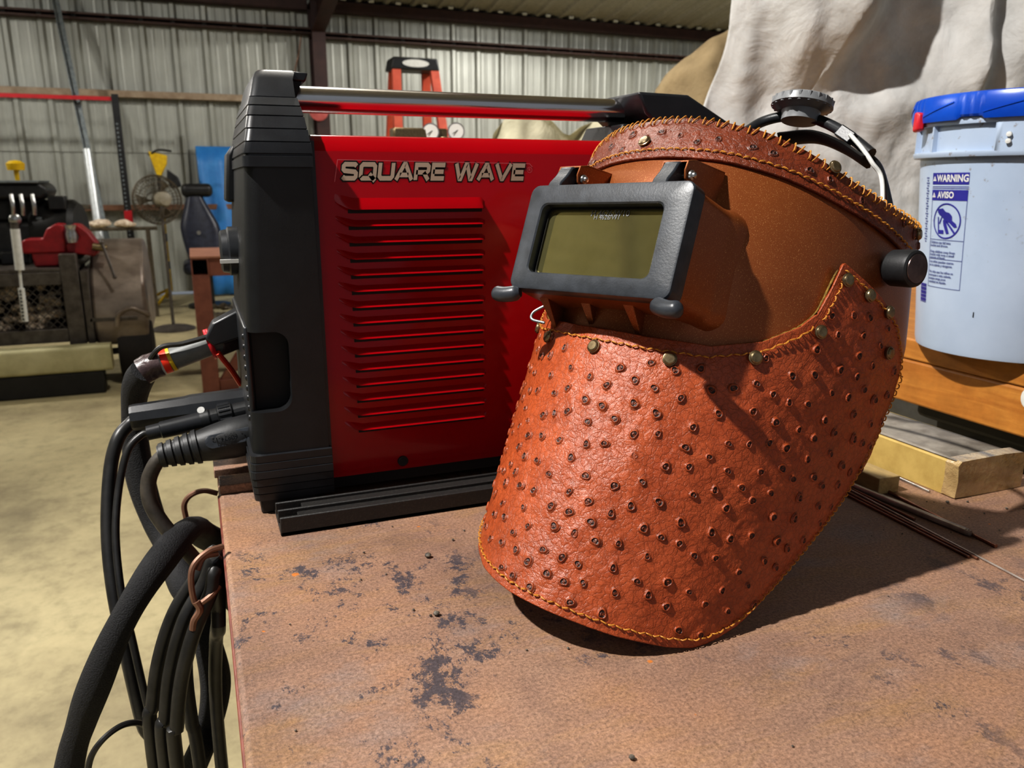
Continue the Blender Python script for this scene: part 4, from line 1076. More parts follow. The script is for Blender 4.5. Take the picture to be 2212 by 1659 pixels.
def band_p(u, v):
    a = D2(-180 + 360 * u); z = .085 - .01 * abs(math.sin(a)) + .006 * v
    return h(-.006 + .122 * math.sin(a), -.205 + (.135 if math.cos(a) > 0 else .075) * math.cos(a), z)
bm = grid_mesh(band_p, 70, 2)
obj('inner_band', bm, m_white, t, solid=.002)

# lens housing
fxz = lambda p, q, s: h(p, s, q)
bm = NB(); lo = []
for n_, gx, gz in ((-.085, .0085, .0085), (-.052, .0060, .0060), (-.046, .0030, .0030), (-.040, .0014, .0014), (-.004, 0, 0)):
    lo.append([fxz(p, q, n_) for p, q in rrect(-.0685 - gx, .0705 + gx, -.0385 - gz, .0395 + gz * .6, .008 + gx, 5)])
rings(bm, lo); hs = obj('lens_housing', bm, m_shell, t, ang=50)
for x, zt, nb in ((-.0505, -.036, -.002), (-.014, -.036, -.006), (.027, -.037, .0)):
    bm = NB(); prism(bm, [(-.0045, 0), (.0045, 0), (.0007, .030), (-.0007, .030)], lambda p, q, s, x=x: h(x + p * (1 - .8 * s), -.034 - .008 * s + (.022 + nb) * (1 - s) , -.038 - .0235 * s) if q == 0 else h(x + p, -.046 + .0 * s, -.040 - .0245 * s), 0, 1)
    obj('gusset', bm, m_shell, hs, bevel=.0006)
# flip front
bm = NB(); frame_ring(bm, rrect(-.0665, .0715, -.0385, .0405, .007, 6), rrect(-.052, .052, -.0254, .0254, .0055, 6), fxz, -.006, .0085, .0020)
fr_ = obj('flip_frame', bm, m_frame, t, ang=24)
bm = NB()
prism(bm, [(p, q) for p, q in rrect(-.0565, .0565, -.030, .030, .006, 5)], fxz, -.0035, -.0005); lens = obj('lens', bm, m_glass, fr_, bevel=.0006)
bm = NB(); frame_ring(bm, rrect(-.0535, .0535, -.0270, .0270, .005, 5), rrect(-.0500, .0515, -.0245, .0238, .0045, 5), fxz, -.0008, .0012); obj('gasket', bm, m_dark, fr_)
bm = text_bm('H 4626/W10', .0062, lambda p, q: h(.004 + p, -.0001, .0212 + q), 1.0); join(bm, text_bm('H 4626/W1', .0052, lambda p, q: h(.002 + p, -.0001, .0185 + q), .9)); 
obj('lens_mark_and_reflection', bm, m_grey, lens, fix=False)  # smaller lower line stands in for the marking's reflection
for sx in (-1, 1):                                                   # thumb lugs at the lower corners
    x0 = -.0600 if sx < 0 else .0640
    bm = NB(); tube(bm, [h(x0 - sx * .004, .005, -.0405), h(x0 + sx * .004, .0075, -.0432), h(x0 + sx * .011, .0085, -.0440), h(x0 + sx * .019, .0085, -.0430)], lambda s: .0058 * (1 if s < .8 else math.sqrt(max(.02, 1 - ((s - .8) / .2) ** 2))) * (.6 + .4 * min(1, s * 8)), n=16, k=6)
    obj('thumb_lug', bm, m_frame, fr_)
for x in (-.0455, .0445):                                            # hinge arms
    bm = NB(); w_ = .0058
    prism(bm, [(.0375, .0085), (.0395, -.004), (.0455, -.0085), (.0525, -.0105), (.0575, -.0085), (.0590, -.0050), (.0575, -.0015), (.0500, .0020), (.0430, .0068)], lambda p, q, s: h(x + s, q, p), -w_ - .001, w_ - .001)
    obj('hinge_arm', bm, m_frame, fr_, bevel=.0012)
    bm = NB()                                                        # bent sheet bracket: top plate and two cheeks
    pl_ = [(-.052, .036), (-.052, .0700), (-.012, .0625), (-.004, .0590), (-.0028, .0520), (-.0050, .0470), (-.012, .0430), (-.026, .036)]
    for s0, s1 in ((-.0100, -.0086), (.0086, .0100)): prism(bm, pl_, lambda p, q, s: h(x + s, p, q), s0, s1)
    prism(bm, [(-.052, .0690), (-.012, .0612), (-.004, .0578), (-.004, .0592), (-.012, .0628), (-.052, .0704)], lambda p, q, s: h(x + s, p, q), -.0100, .0100)
    br = obj('hinge_bracket', bm, m_shell, t, bevel=.0004)
    bm = NB(); lathe(bm, [(-.0135, 0), (-.0135, .0022), (-.0120, .0032), (-.0102, .0034), (-.0100, .0016), (.0100, .0016), (.0102, .0036), (.0120, .0034), (.0128, .0022), (.0140, .0020), (.0148, 0)], h(x, -.0095, .0508), h(1, 0, 0), 18)
    obj('hinge_pin', bm, m_steel, br)

# ---- leather sheets with raised quill spots
def ip(tab):
    xs = [p[0] for p in tab]; ys = [p[1] for p in tab]
    return lambda x: np.interp(x, xs, ys)
def smooth_tab(tab, wdt):
    xs = np.linspace(tab[0][0], tab[-1][0], 800); ys = np.interp(xs, *zip(*tab)); k = max(1, int(wdt / (xs[1] - xs[0])))
    pad = np.concatenate([2 * ys[0] - ys[k:0:-1], ys, 2 * ys[-1] - ys[-2:-k - 2:-1]]); ker = np.hanning(2 * k + 1); ker /= ker.sum()
    ys2 = np.convolve(pad, ker, 'valid'); return lambda x: np.interp(x, xs, ys2)
def pois(x0, x1, y0, y1, dmin, tries, rng):
    P = []
    for _ in range(tries):
        q = (rng.uniform(x0, x1), rng.uniform(y0, y1))
        if all((q[0] - p[0]) ** 2 + (q[1] - p[1]) ** 2 > dmin * dmin for p in P): P.append(q)
    return P
def vnoise(X, Y, seed):
    """cheap smooth value noise on arrays"""
    rg = np.random.RandomState(seed); T = rg.rand(64, 64)
    xi, yi = np.floor(X).astype(int), np.floor(Y).astype(int); fx, fy = X - xi, Y - yi
    fx = fx * fx * (3 - 2 * fx); fy = fy * fy * (3 - 2 * fy); g = lambda a, b: T[a % 64, b % 64]
    return (g(xi, yi) * (1 - fx) + g(xi + 1, yi) * fx) * (1 - fy) + (g(xi, yi + 1) * (1 - fx) + g(xi + 1, yi + 1) * fx) * fy - .5

def leather_sheet(name, phis, zb, zt, pos, arc, spots, nv_, mat, parent, r0, hgt, thick, seed, soft=1.0):
    """pos(phi_deg array, z array) -> Nx3 local points; arc: metres per degree; spots in (arc length, z)"""
    PH = np.repeat(phis[None, :], nv_ + 1, 0); vv = np.linspace(0, 1, nv_ + 1)[:, None]
    Z = zb[None, :] * (1 - vv) + zt[None, :] * vv; S = PH * arc
    H = np.zeros_like(Z); A = np.zeros_like(Z)
    for (s, z, k) in spots:
        m = (abs(S - s) < r0 * 3.2) & (abs(Z - z) < r0 * 3.2)
        if not m.any(): continue
        dx, dz = (S[m] - s), (Z[m] - z); rr = np.sqrt(dx * dx + dz * dz) / (r0 * k)
        an = np.arctan2(dz, dx)
        core = np.exp(-(rr / .95) ** 4); ring = np.exp(-((rr - .62) / .20) ** 2); dim = np.exp(-(rr / .36) ** 2)
        tail = np.exp(-((dx / (r0 * .55)) ** 2)) * np.exp(-((dz - r0 * 1.7) / (r0 * 1.1)) ** 2)
        sk = np.exp(-(rr / 2.0) ** 2)
        H[m] += hgt * (sk * .45)
        A[m] = np.maximum(A[m], .30 * np.exp(-(rr / 1.25) ** 6) + .20 * tail)
    H += soft * (.0012 * vnoise(S * 45, Z * 45, seed) + .00040 * vnoise(S * 170 + 7, Z * 150, seed + 1) + .00030 * vnoise(S * 480, Z * 420 + 5, seed + 2))
    e = 1e-4
    P = pos(PH, Z); du = pos(PH + .05, Z) - pos(PH - .05, Z); dv = pos(PH, Z + e) - pos(PH, Z - e)
    N = np.cross(du, dv); N /= np.linalg.norm(N, axis=-1, keepdims=True)
    P = P + N * H[..., None]
    nr, nc = PH.shape; idx = np.arange(nr * nc).reshape(nr, nc)
    F = np.stack([idx[:-1, :-1], idx[:-1, 1:], idx[1:, 1:], idx[1:, :-1]], -1).reshape(-1, 4)
    me = bpy.data.meshes.new(name); me.from_pydata(P.reshape(-1, 3).tolist(), [], F.tolist())
    at = me.attributes.new('spot', 'FLOAT', 'POINT'); at.data.foreach_set('value', np.clip(A, 0, 1).astype(np.float32).ravel())
    o = bpy.data.objects.new(name, me); C.objects.link(o); o.parent = parent; me.materials.append(mat); ORG[o.name] = V((0, 0, 0))
    for p in me.polygons: p.use_smooth = True
    s = o.modifiers.new('thickness', 'SOLIDIFY'); s.thickness = thick; s.offset = -1
    return o

def bib_pos(PH, Z):
    tt = np.maximum((Z + .05) / -.23, -.10)
    a = .1448 + (.1094 - .1448) * tt; c = -.208 + (-.1513 + .208) * tt; b = .1819 + (.162 - .1819) * tt
    r = np.radians(PH); return np.stack([a * np.sin(r), -(c + b * np.cos(r)), Z], -1)
top_tab = [(-96, -.06), (-92, -.035), (-86, -.008), (-80, .004), (-72, .014), (-64, .022), (-57.5, .028), (-55.5, .006), (-53.5, -.012), (-50, -.024), (-42, -.038), (-31, -.0475), (-9, -.0535), (0, -.0548), (15, -.0557), (31, -.053), (42.5, -.0414), (50, -.024), (53.5, -.012), (55.5, .006), (57.5, .028), (66, .0205), (73, .0135), (80, .006), (86, -.014), (91, -.045), (94, -.075), (96, -.095)]
bot_tab = [(-96, -.10), (-92, -.13), (-85, -.162), (-70, -.19), (-50, -.2145), (-35, -.2275), (-18, -.2385), (0, -.2455), (18, -.2490), (37, -.2528), (52, -.2535), (60, -.2515), (66, -.2435), (72, -.2305), (79, -.2005), (86, -.1640), (91, -.135), (94, -.112), (96, -.10)]
topf, botf = ip(top_tab), smooth_tab(bot_tab, 3.)
phis = 96 * np.sin(np.linspace(-1, 1, 441) * 1.25) / math.sin(1.25)
rng = random.Random(5)
ARC = .00285
sp = [(s, z, rng.uniform(.82, 1.15)) for s, z in pois(-96 * ARC, 96 * ARC, -.262, .03, .0140, 9000, rng)]
keep = []
for s, z, k in sp:
    p_ = s / ARC
    if botf(p_) + .008 < z < topf(p_) - .012: keep.append((s, z, k))
bib = leather_sheet('bib', phis, botf(phis), topf(phis), bib_pos, ARC, keep, 270, m_bib, t, .0025, .00135, .0026, 3)
def nrm(pos, ph, z):
    a = lambda p, q: pos(np.array([float(p)]), np.array([float(q)]))[0]
    p0 = V(a(ph, z)); du = V(a(ph + .1, z)) - p0; dv = V(a(ph, z + 1e-4)) - p0
    return p0, du.cross(dv).normalized()
def quills(name, pos, spots, arc, r0, hgt, mat, parent, seed):
    """raised follicle bumps: rim groove, swollen ring and a curled pit, all one mesh"""
    rg = random.Random(seed); vs, fs, col = [], [], []
    prof = ((1.38, -.02, .15), (1.18, .08, .40), (1.04, .48, .12), (.92, .78, .0), (.80, .80, .25), (.68, .48, 1.), (.54, .34, 1.), (.40, .46, .85), (.24, .60, .55), (.10, .52, .9), (0.0001, .50, .9)); n = 18  # third value: dark pit, highlight ring left bright, shadow painted round the foot
    for s, z, k in spots:
        p, nn = nrm(pos, s / arc, z); du = (nrm(pos, s / arc + .2, z)[0] - p).normalized(); dv = nn.cross(du)
        tw = rg.uniform(0, 6.28); sx = rg.uniform(.85, 1.1); sh = rg.uniform(-.22, .22); b = len(vs); ox, oz = rg.uniform(-.2, .2), rg.uniform(-.25, .05)
        for r_, h_, c_ in prof:
            for i in range(n):
                a = 2 * PI * i / n; q = r_ * (1 + .10 * math.sin(2 * a + tw) + .07 * math.sin(3 * a + 2 * tw)) * r0 * k
                e = 1 - min(1, r_)
                x_, y_ = q * math.cos(a) * sx + ox * e * r0, q * math.sin(a) + oz * e * r0
                hh = hgt * h_ * (1 + .30 * math.sin(a + tw) * (r_ < .8)) * k
                vs.append(p + du * x_ + dv * y_ + nn * (hh + .0004)); col.append(min(1., c_ * (1.0 + .35 * math.sin(a * 2 + tw))))
        for j in range(len(prof) - 1):
            for i in range(n):
                i2 = (i + 1) % n; fs.append((b + j * n + i, b + j * n + i2, b + (j + 1) * n + i2, b + (j + 1) * n + i))
    me = bpy.data.meshes.new(name); me.from_pydata([tuple(v) for v in vs], [], fs)
    at = me.attributes.new('spot', 'FLOAT', 'POINT'); at.data.foreach_set('value', np.array(col, np.float32))
    o = bpy.data.objects.new(name, me); C.objects.link(o); o.parent = parent; me.materials.append(mat); ORG[o.name] = V((0, 0, 0))
    for q in me.polygons: q.use_smooth = True
    return o
def run_stitch(pos, path, L, gap, r, name, parent, lift=.0014):
    """dashes of thread along a path of (phi, z)"""
    pts = [nrm(pos, *q) for q in path]; cum = [0]
    for a, b in zip(pts, pts[1:]): cum.append(cum[-1] + (b[0] - a[0]).length)
    xs = np.array(cum); co = np.array([tuple(p[0] + p[1] * lift) for p in pts]); no = np.array([tuple(p[1]) for p in pts])
    bm = NB(); s = .002; j = 0
    ev_ = lambda q, ar: V([float(np.interp(q, xs, ar[:, i])) for i in range(3)])
    while s + L < xs[-1]:
        w_ = (.0005 if j % 2 else -.0003)
        a, m_, b = ev_(s, co), ev_(s + L / 2, co), ev_(s + L, co); nn = ev_(s + L / 2, no); sd = (b - a).cross(nn).normalized() * w_
        tube(bm, [a - nn * .0012 + sd, a + (m_ - a) * .4 + nn * .0002 + sd, m_ + nn * .0004, b - (b - m_) * .4 + nn * .0002 - sd, b - nn * .0012 - sd], lambda q: r * (.65 + .35 * math.sin(PI * q)), n=5, smooth=False)
        s += L + gap; j += 1
    return obj(name, bm, m_thread, parent)
quills('quill_dot', bib_pos, keep, ARC, .0028, .0016, m_bib, bib, 4)
tp = [(p, float(topf(p)) - .0085) for p in np.linspace(-53, 53, 90)]
run_stitch(bib_pos, tp, .0044, .0009, .00062, 'top_stitching', bib)
edge = [(p, float(topf(p)) - .005) for p in np.linspace(57.5, 88, 30)]
p_e = [(89.5, -.03), (91.3, -.055), (92.6, -.08), (92.8, -.1)]
low = [(p, float(botf(p)) + .0062) for p in np.linspace(91, -88, 130)]
run_stitch(bib_pos, edge + p_e + low, .0042, .0010, .0006, 'edge_stitching', bib)
eg = [(57.0 - .0, .024), (55.5, .0), (54.5, -.014)]
run_stitch(bib_pos, [(58.5, .020), (57.0, .002), (54.8, -.018)], .0040, .0012, .0006, 'corner_stitching', bib)
def rivet(pos, ph, z, par, r=.0044):
    p, n_ = nrm(pos, ph, z); bm = NB()
    lathe(bm, [(-.002, r * .8), (.0004, r * 1.12), (.0013, r * 1.12), (.0016, r * .98), (.0024, r * .92), (.0030, r * .72), (.0031, 0)], p + n_ * .0010, n_, 26)
    return obj('rivet', bm, m_brass, par, ang=28)
for ph, z in ((.3, -.069), (22.5, -.0683), (42, -.0538), (54.9, -.0243), (59.1, .0165), (66.8, .0125), (75, .0075), (78.7, -.0201), (-22.5, -.064), (-42, -.052)): rivet(bib_pos, ph, z, bib)
# suede lining along the bib's upper edge
def lin_f(u, v):
    ph = -57 + 114 * u
    p0, n_ = nrm(bib_pos, ph, float(topf(ph)))
    return p0 - n_ * (.0022 + .0035 * v) + V((0, 0, -.0006 - .006 * v * v)) + V((noise.noise(p0 * 900), noise.noise(p0 * 800 + V((5, 0, 0))), noise.noise(p0 * 850 + V((0, 9, 0))))) * .0009
bm = grid_mesh(lin_f, 260, 3); obj('lining', bm, m_fleece, bib, solid=.001)

# ---- leather strip round the brow
def strip_pos(PH, Z):
    a = np.where(Z > 0, .142 - .03 * Z, .142); fr = -.022 - 2.6 * Z * Z; x0 = -.07 * np.maximum(Z, 0)
    r = np.radians(PH); return np.stack([x0 + a * np.sin(r), -(-.208 + (fr + .208) * np.cos(r)), Z], -1)
st_top = smooth_tab([(-110, .088), (-75, .098), (-42, .112), (-25, .1165), (-8, .1184), (9, .1168), (31, .1098), (45, .1015), (61, .0905), (75, .0880), (92, .0935), (101, .0975)], 6)
st_bot = smooth_tab([(-110, .060), (-75, .066), (-42, .074), (-24, .0772), (1, .0786), (23, .0795), (41, .0761), (60, .0695), (78, .0650), (90, .0625), (101, .0690)], 5)
ph2 = np.linspace(-82, 100.5, 520); ARC2 = .0027; rng = random.Random(9)
sp2 = [(s, z, rng.uniform(.8, 1.1)) for s, z in pois(-80 * ARC2, 100 * ARC2, .06, .12, .0135, 4000, rng)]
sp2 = [q for q in sp2 if st_bot(q[0] / ARC2) + .011 < q[1] < st_top(q[0] / ARC2) - .007]
strip = leather_sheet('brow_strip', ph2, st_bot(ph2), st_top(ph2), strip_pos, ARC2, sp2, 90, m_strap, t, .0024, .0011, .0028, 17)
quills('quill_dot', strip_pos, sp2, ARC2, .0030, .0015, m_strap, strip, 6)
run_stitch(strip_pos, [(p, float(st_bot(p)) + .0062) for p in np.linspace(-80, 98, 140)], .0046, .0009, .00065, 'stitching', strip)
bm = NB(); ph = -79.
k = 0
while ph < 99:                                                      # whip stitches over the rim
    z1 = float(st_top(ph)); step = 3.3 if k % 2 else 1.3
    pa, na = nrm(strip_pos, ph, z1 - .0052); pb, nb = nrm(strip_pos, ph + (1.2 if k % 2 else -.1), z1)
    tube(bm, [pa - na * .001, pa + na * .0012, pa * .5 + pb * .5 + na * .0018, pb + nb * .0013 + V((0, 0, .0006)), pb - nb * .0008 + V((0, 0, .0014)), pb - nb * .004 + V((0, 0, 0))], lambda q: .00055, n=6, k=3)
    ph += step; k += 1
obj('whip_stitching', bm, m_thread, strip)
for p_, z_ in ((-3.1, .0931), (53, .0955), (95.5, .0865), (-60, .090)): rivet(strip_pos, p_, z_, strip)
# side knobs on the pivots
for sx in (1, -1):
    kc = h(sx * .1335 if sx > 0 else -.124, -.178, .0445)
    bm = NB(); lathe(bm, [(-.004, .006), (.002, .006), (.003, .0125), (.0045, .0135), (.020, .0138), (.0222, .0132), (.0232, .0118), (.0234, 0)], kc, h(sx, .34, -.10), 40); kb = obj('side_knob', bm, m_rubber, t, ang=30)
    bm = NB(); lathe(bm, [(.0228, .0108), (.0238, .0104), (.0239, 0)], kc, h(sx, .34, -.10), 36); obj('knob_cap', bm, M('turned_metal_cap', (120, 104, 100), (84, 72, 70), .3, metal=.85, scale=40), kb)
# headgear
bm = NB(); tube(bm, [(-0.0208, -0.1900, 0.1613), (-0.0123, -0.2000, 0.1818), (0.0059, -0.2050, 0.1882), (0.0251, -0.2100, 0.1883), (0.0475, -0.2100, 0.1797), (0.0722, -0.2050, 0.1632), (0.0933, -0.2000, 0.1442)] if False else [h(*p) for p in ((-0.0179, -0.1900, 0.1676), (-0.0099, -0.2000, 0.1807), (0.0062, -0.2050, 0.1868), (0.0253, -0.2100, 0.1875), (0.0476, -0.2100, 0.1788), (0.0723, -0.2050, 0.1624), (0.0931, -0.2000, 0.1454))], .0046, n=10)
hg = obj('ratchet_band', bm, m_satin, t)
kc = h(*(0.0229, -0.2050, 0.1828)); kd = h(.02, .12, 1).normalized()
bm = NB(); lathe(bm, [(-.002, .0155), (.002, .0155), (.0065, .0165), (.0085, .0225), (.0105, .0262), (.0165, .0255), (.018, .0235), (.0182, 0)], kc, kd, 40); rk = obj('ratchet_knob', bm, m_grey, hg, ang=30)
bm = NB(); u_, w_ = basis(kd)
for i in range(20):
    e_ = u_ * math.cos(2 * PI * i / 20) + w_ * math.sin(2 * PI * i / 20)
    tube(bm, [kc + kd * .0095 + e_ * .0236, kc + kd * .0168 + e_ * .0246], .0020, n=8, smooth=False)
obj('knob_rib', bm, m_grey, rk)
bm = NB(); tube(bm, [h(*(0.0137, -0.2000, 0.1634)), h(*(0.0427, -0.2000, 0.1631)), h(*(0.0685, -0.2000, 0.1524)), h(*(0.0901, -0.2000, 0.1385))], .012, n=8, flat=.3); obj('inner_pad', bm, m_dark, hg)
bm = NB(); tube(bm, [h(*(0.0744, -0.1950, 0.1610)), h(*(0.0867, -0.1950, 0.1483)), h(*(0.0974, -0.1950, 0.1353)), h(*(0.1061, -0.2000, 0.1223)), h(.118, -.19, .08), h(.128, -.185, .045)], .0018, n=8); obj('strap', bm, m_white, hg)
bm = NB(); tube(bm, [h(*(0.0879, -0.2100, 0.1488)), h(*(0.1009, -0.2100, 0.1335)), h(.122, -.2, .085), h(.128, -.19, .05)], .006, n=8, flat=.4); obj('crown_strap', bm, m_satin, hg)
bm = NB(); tube(bm, [h(*(-0.0171, -0.1900, 0.1680)), h(-.06, -.19, .165), h(-.115, -.19, .10), h(-.130, -.185, .05)], .006, n=8, flat=.4); obj('crown_strap', bm, m_satin, hg)
bm = NB(); box(bm, -.008, .008, -.004, .004, -.005, .005, Matrix.Translation(h(*(0.0693, -0.2000, 0.1628))) @ Matrix.Rotation(.6, 4, 'Y')); obj('buckle', bm, m_satin, hg, bevel=.001)
bm = NB(); tube(bm, [N2 for N2 in (h(-.0655, -.036, -.040), h(-.072, -.032, -.047), h(-.070, -.030, -.053), h(-.060, -.034, -.054))], .0011, n=8); obj('wire_clip', bm, m_galv, t)

# ================================================================ timber bench, pail, parcels and rods
t = thing('timber_bench', 'orange varnished timber bench beam carrying the white pail', 'bench', (1.3, .8, 0))
bm = NB(); box(bm, 1.0, 1.62, -.4, 1.9, .938, .970); obj('top_plank', bm, m_pine, t, bevel=.003)
bm = NB(); box(bm, 1.001, 1.05, -.4, 1.9, .8705, .9375); obj('edge_beam', bm, m_pine, t, bevel=.004)
for (x, y) in ((1.06, -.3), (1.5, -.3), (1.06, 1.75), (1.5, 1.75)):
    bm = NB(); box(bm, x, x + .09, y, y + .09, 0, .938); obj('leg', bm, m_pine, t, bevel=.004)
bm = NB(); ball(bm, (1.0008, .690, .925), (.0008, .011, .014), u=16, v=8); obj('paint_smear', bm, m_white, t)

t = thing('storage_bin', 'black ribbed plastic bin standing in the shade under the timber bench', 'bin', (1.32, .64, 0))
bm = NB(); lo = []
for z in (0.02, .825):
    k_ = .03 * (z > .3); lo.append([V((1.155 - k_ + a, .36 - k_ + b, z)) for a, b in rrect(0, .34 + 2 * k_, 0, .55 + 2 * k_, .03, 4)])
rings(bm, lo); obj('body', bm, m_bin_shade, t)
bm = NB()
for i in range(8):
    bm = NB(); box(bm, 1.112, 1.15, .37 + .068 * i, .395 + .068 * i, .05, .80); obj('rib', bm, m_bin_shade, t, bevel=.004)
bm = NB(); prism(bm, rrect(1.09, 1.53, .32, .95, .03, 4), lambda p, q, s: V((p, q, s)), .825, .86); obj('lid', bm, m_bin_shade, t, bevel=.006)
bm = NB()
for (x, y) in ((1.17, .38), (1.43, .38), (1.17, .84), (1.43, .84)):
    bm = NB(); box(bm, x, x + .05, y, y + .05, 0, .021); obj('foot', bm, m_bin_shade, t)

PC = V((1.068, .781, .970))
t = thing('plastic_pail', 'white plastic pail with a blue lid and blue printed warning label on the timber bench', 'pail', PC)
pr = [(0, .108), (.002, .1165), (.010, .1185), (.10, .1262), (.20, .1342), (.256, .1388)]
def rad(z): return lerp_tab([(a, b) for a, b in pr], z)
bm = NB(); lathe(bm, pr + [(.262, .1392), (.266, .1392)], PC, (0, 0, 1), 96); pb = obj('body', bm, m_pail, t)
bm = NB(); lathe(bm, [(.2620, .137), (.2622, .1475), (.2665, .1495), (.2690, .1490), (.2690, .1420), (.3020, .1428), (.3022, .1490), (.3070, .1500), (.3110, .1490), (.313, .142)], PC, (0, 0, 1), 96); rm = obj('rim_band', bm, m_pail, t)
for a in (163, 199, 215, 140, 120, 250, 90, 40, 0, 300):
    aa = math.radians(a); e_ = V((math.cos(aa), math.sin(aa), 0)); s_ = V((-e_.y, e_.x, 0)); w = .0016 if a != 199 else .0022
    bm = NB(); rings(bm, [[PC + e_ * r_ + s_ * q + V((0, 0, z)) for r_, z in ((.141, .268), (.1488, .268), (.1488, .303), (.141, .303))] for q in (-w, w)])
    obj('rim_rib', bm, m_pail, rm)
bm = NB(); lo = []
for z, r_ in ((.268, .1428), (.268, .1492), (.3035, .1492), (.3035, .1428)):
    lo.append([PC + V((math.cos(a) * r_, math.sin(a) * r_, z)) for a in [math.radians(199 + 30 * i / 12) for i in range(13)]])
rs_ = rings(bm, lo, closed=False); ear = obj('handle_ear', bm, m_pail, rm, solid=.002)
bm = NB()
for z in (.279, .287):
    aa = math.radians(204.5); e_ = V((math.cos(aa), math.sin(aa), 0)); lathe(bm, [(0, .0032), (.004, .003), (.0045, 0)], PC + e_ * .1495 + V((0, 0, z)), e_, 14)
obj('handle_boss', bm, m_white, ear)
bm = NB(); n = 240; lo = []
for z, r_, g in ((.3105, .1545, 1), (.313, .1562, 1), (.3325, .1560, 1), (.3385, .1535, 0), (.340, .150, 0), (.338, .135, 0), (.3375, 0.0001, 0)):
    row = []
    for i in range(n):
        a = 2 * PI * i / n; d_ = math.degrees(a) % 36
        k = (.0022 if (d_ < 1.6 or 5 < d_ < 6.6 or 10 < d_ < 11.6) else 0) * g
        row.append(PC + V((math.cos(a) * (r_ - k), math.sin(a) * (r_ - k), z - (.0035 if d_ > 12 and g and z < .312 else 0))))
    lo.append(row)
rings(bm, lo); ld = obj('lid', bm, m_blue, t, ang=30)
bm = NB()
for s in range(10):
    lo = []
    for j in range(9):
        a = math.radians(36 * s + 13 + 21 * j / 8); z = .314 + .014 * j / 8
        lo.append([PC + V((math.cos(a) * r_, math.sin(a) * r_, z + q)) for r_, q in ((.1555, 0), (.1572, 0), (.1572, .0016), (.1555, .0016))])
    rings(bm, lo)
obj('lid_rib', bm, m_blue, ld)
aa = math.radians(151.5); e_ = V((math.cos(aa), math.sin(aa), 0)); s_ = V((-e_.y, e_.x, 0))
bm = NB(); rings(bm, [[PC + e_ * r_ + s_ * q + V((0, 0, z)) for q, z in ((-.008, .296), (.010, .298), (.009, .321), (-.007, .323))] for r_ in (.150, .1605)]); obj('tear_tab', bm, m_tabred, ld, bevel=.003)
# printed label: (p, q) in metres on the pail's curved wall, p sideways, q height
PHI = 173.5
def onp(p, q, lift=.0004):
    r_ = rad(q) + lift; a = math.radians(PHI) + p / .132
    return PC + V((math.cos(a) * r_, math.sin(a) * r_, q))
def curved(bm):
    bmesh.ops.triangulate(bm, faces=bm.faces[:]); return bm
def patch(bm, p0, p1, q0, q1, lift=.0004, f=onp):
    n = max(2, int(abs(p1 - p0) / .004)); rings(bm, [[f(p0 + (p1 - p0) * i / n, q, lift) for i in range(n + 1)] for q in (q0, q1)], closed=False)
LW, LT_, LB = .0300, .2425, .0900
bm = NB(); patch(bm, -LW, LW, .2275, LT_); patch(bm, -LW, LW, .2068, .2205); patch(bm, -LW, LW, .2220, .2228); patch(bm, -LW, LW, .2242, .2250)
lb = obj('warning_label', bm, m_label, pb, fix=False)
bm = NB()
for p0, p1 in ((-LW, -LW + .0009), (LW - .0009, LW)): patch(bm, p0, p1, LB, .2068)
for q in (LB, .1285, .1545): patch(bm, -LW, LW, q, q + .0009)
obj('label_border', bm, m_labelgrey, pb, fix=False)
def tri(bm, cx, cy, s):
    l = [onp(cx + a, cy + b, .0007) for a, b in ((-s, -s * .8), (s, -s * .8), (0, s))]; bm.faces.new([bm.verts.new(p) for p in l])
bm = text_bm('WARNING', .0125, lambda p, q: onp(.0048 + p, .2350 + q, .0007), .82, .0004)
join(bm, text_bm('AVISO', .0115, lambda p, q: onp(-.0035 + p, .2136 + q, .0007), .86, .0004)); tri(bm, -.0252, .2350, .0038); tri(bm, -.0252, .2136, .0038)
obj('label_heading', bm, m_white, lb, fix=False)
bm = NB()
tri(bm, 0, 0, .0001)
for cy in (.2345, .2131):
    l = [onp(-.0252 + a, cy + b, .0009) for a, b in ((-.0005, .0014), (.0005, .0014), (.0003, -.0012), (-.0003, -.0012))]; bm.faces.new([bm.verts.new(p) for p in l])
obj('heading_triangle', bm, m_label, lb, fix=False)
bm = NB(); cx, cy, rr = .0, .1800, .0235
for i in range(48):
    a, b = 2 * PI * i / 48, 2 * PI * (i + 1) / 48
    bm.faces.new([bm.verts.new(onp(cx + math.cos(x) * r_, cy + math.sin(x) * r_, .0006)) for x, r_ in ((a, rr), (b, rr), (b, rr - .0019), (a, rr - .0019))])
bm.faces.new([bm.verts.new(onp(cx + a, cy + b, .0009)) for a, b in ((-.0165, .0145), (-.0145, .0165), (.0165, -.0145), (.0145, -.0165))])
for poly in ([(-.0135, .0155), (-.0060, .0165), (-.0010, .0120), (.0050, .0110), (.0095, .0070), (.0100, .0010), (.0050, -.0020), (-.0010, .0010), (-.0060, .0050), (-.0125, .0080), (-.0155, .0115)],
             [(.0070, .0030), (.0165, -.0030), (.0185, -.0075), (.0140, -.0080), (.0060, -.0020)], [(-.0010, .0030), (.0015, -.0045), (.0065, -.0160), (.0020, -.0170), (-.0035, -.0060), (-.0050, .0010)],
             [(-.0150, .0050), (-.0130, .0050), (-.0115, -.0120), (-.0030, -.0120), (-.0025, -.0170), (-.0130, -.0170)], [(-.0080, .0060), (-.0065, .0050), (-.0100, -.0040), (-.0120, -.0035)]):
    bm.faces.new([bm.verts.new(onp(cx + a, cy + b, .0006)) for a, b in poly])
obj('pictogram', curved(bm), m_label, lb, fix=False)
bm = NB()
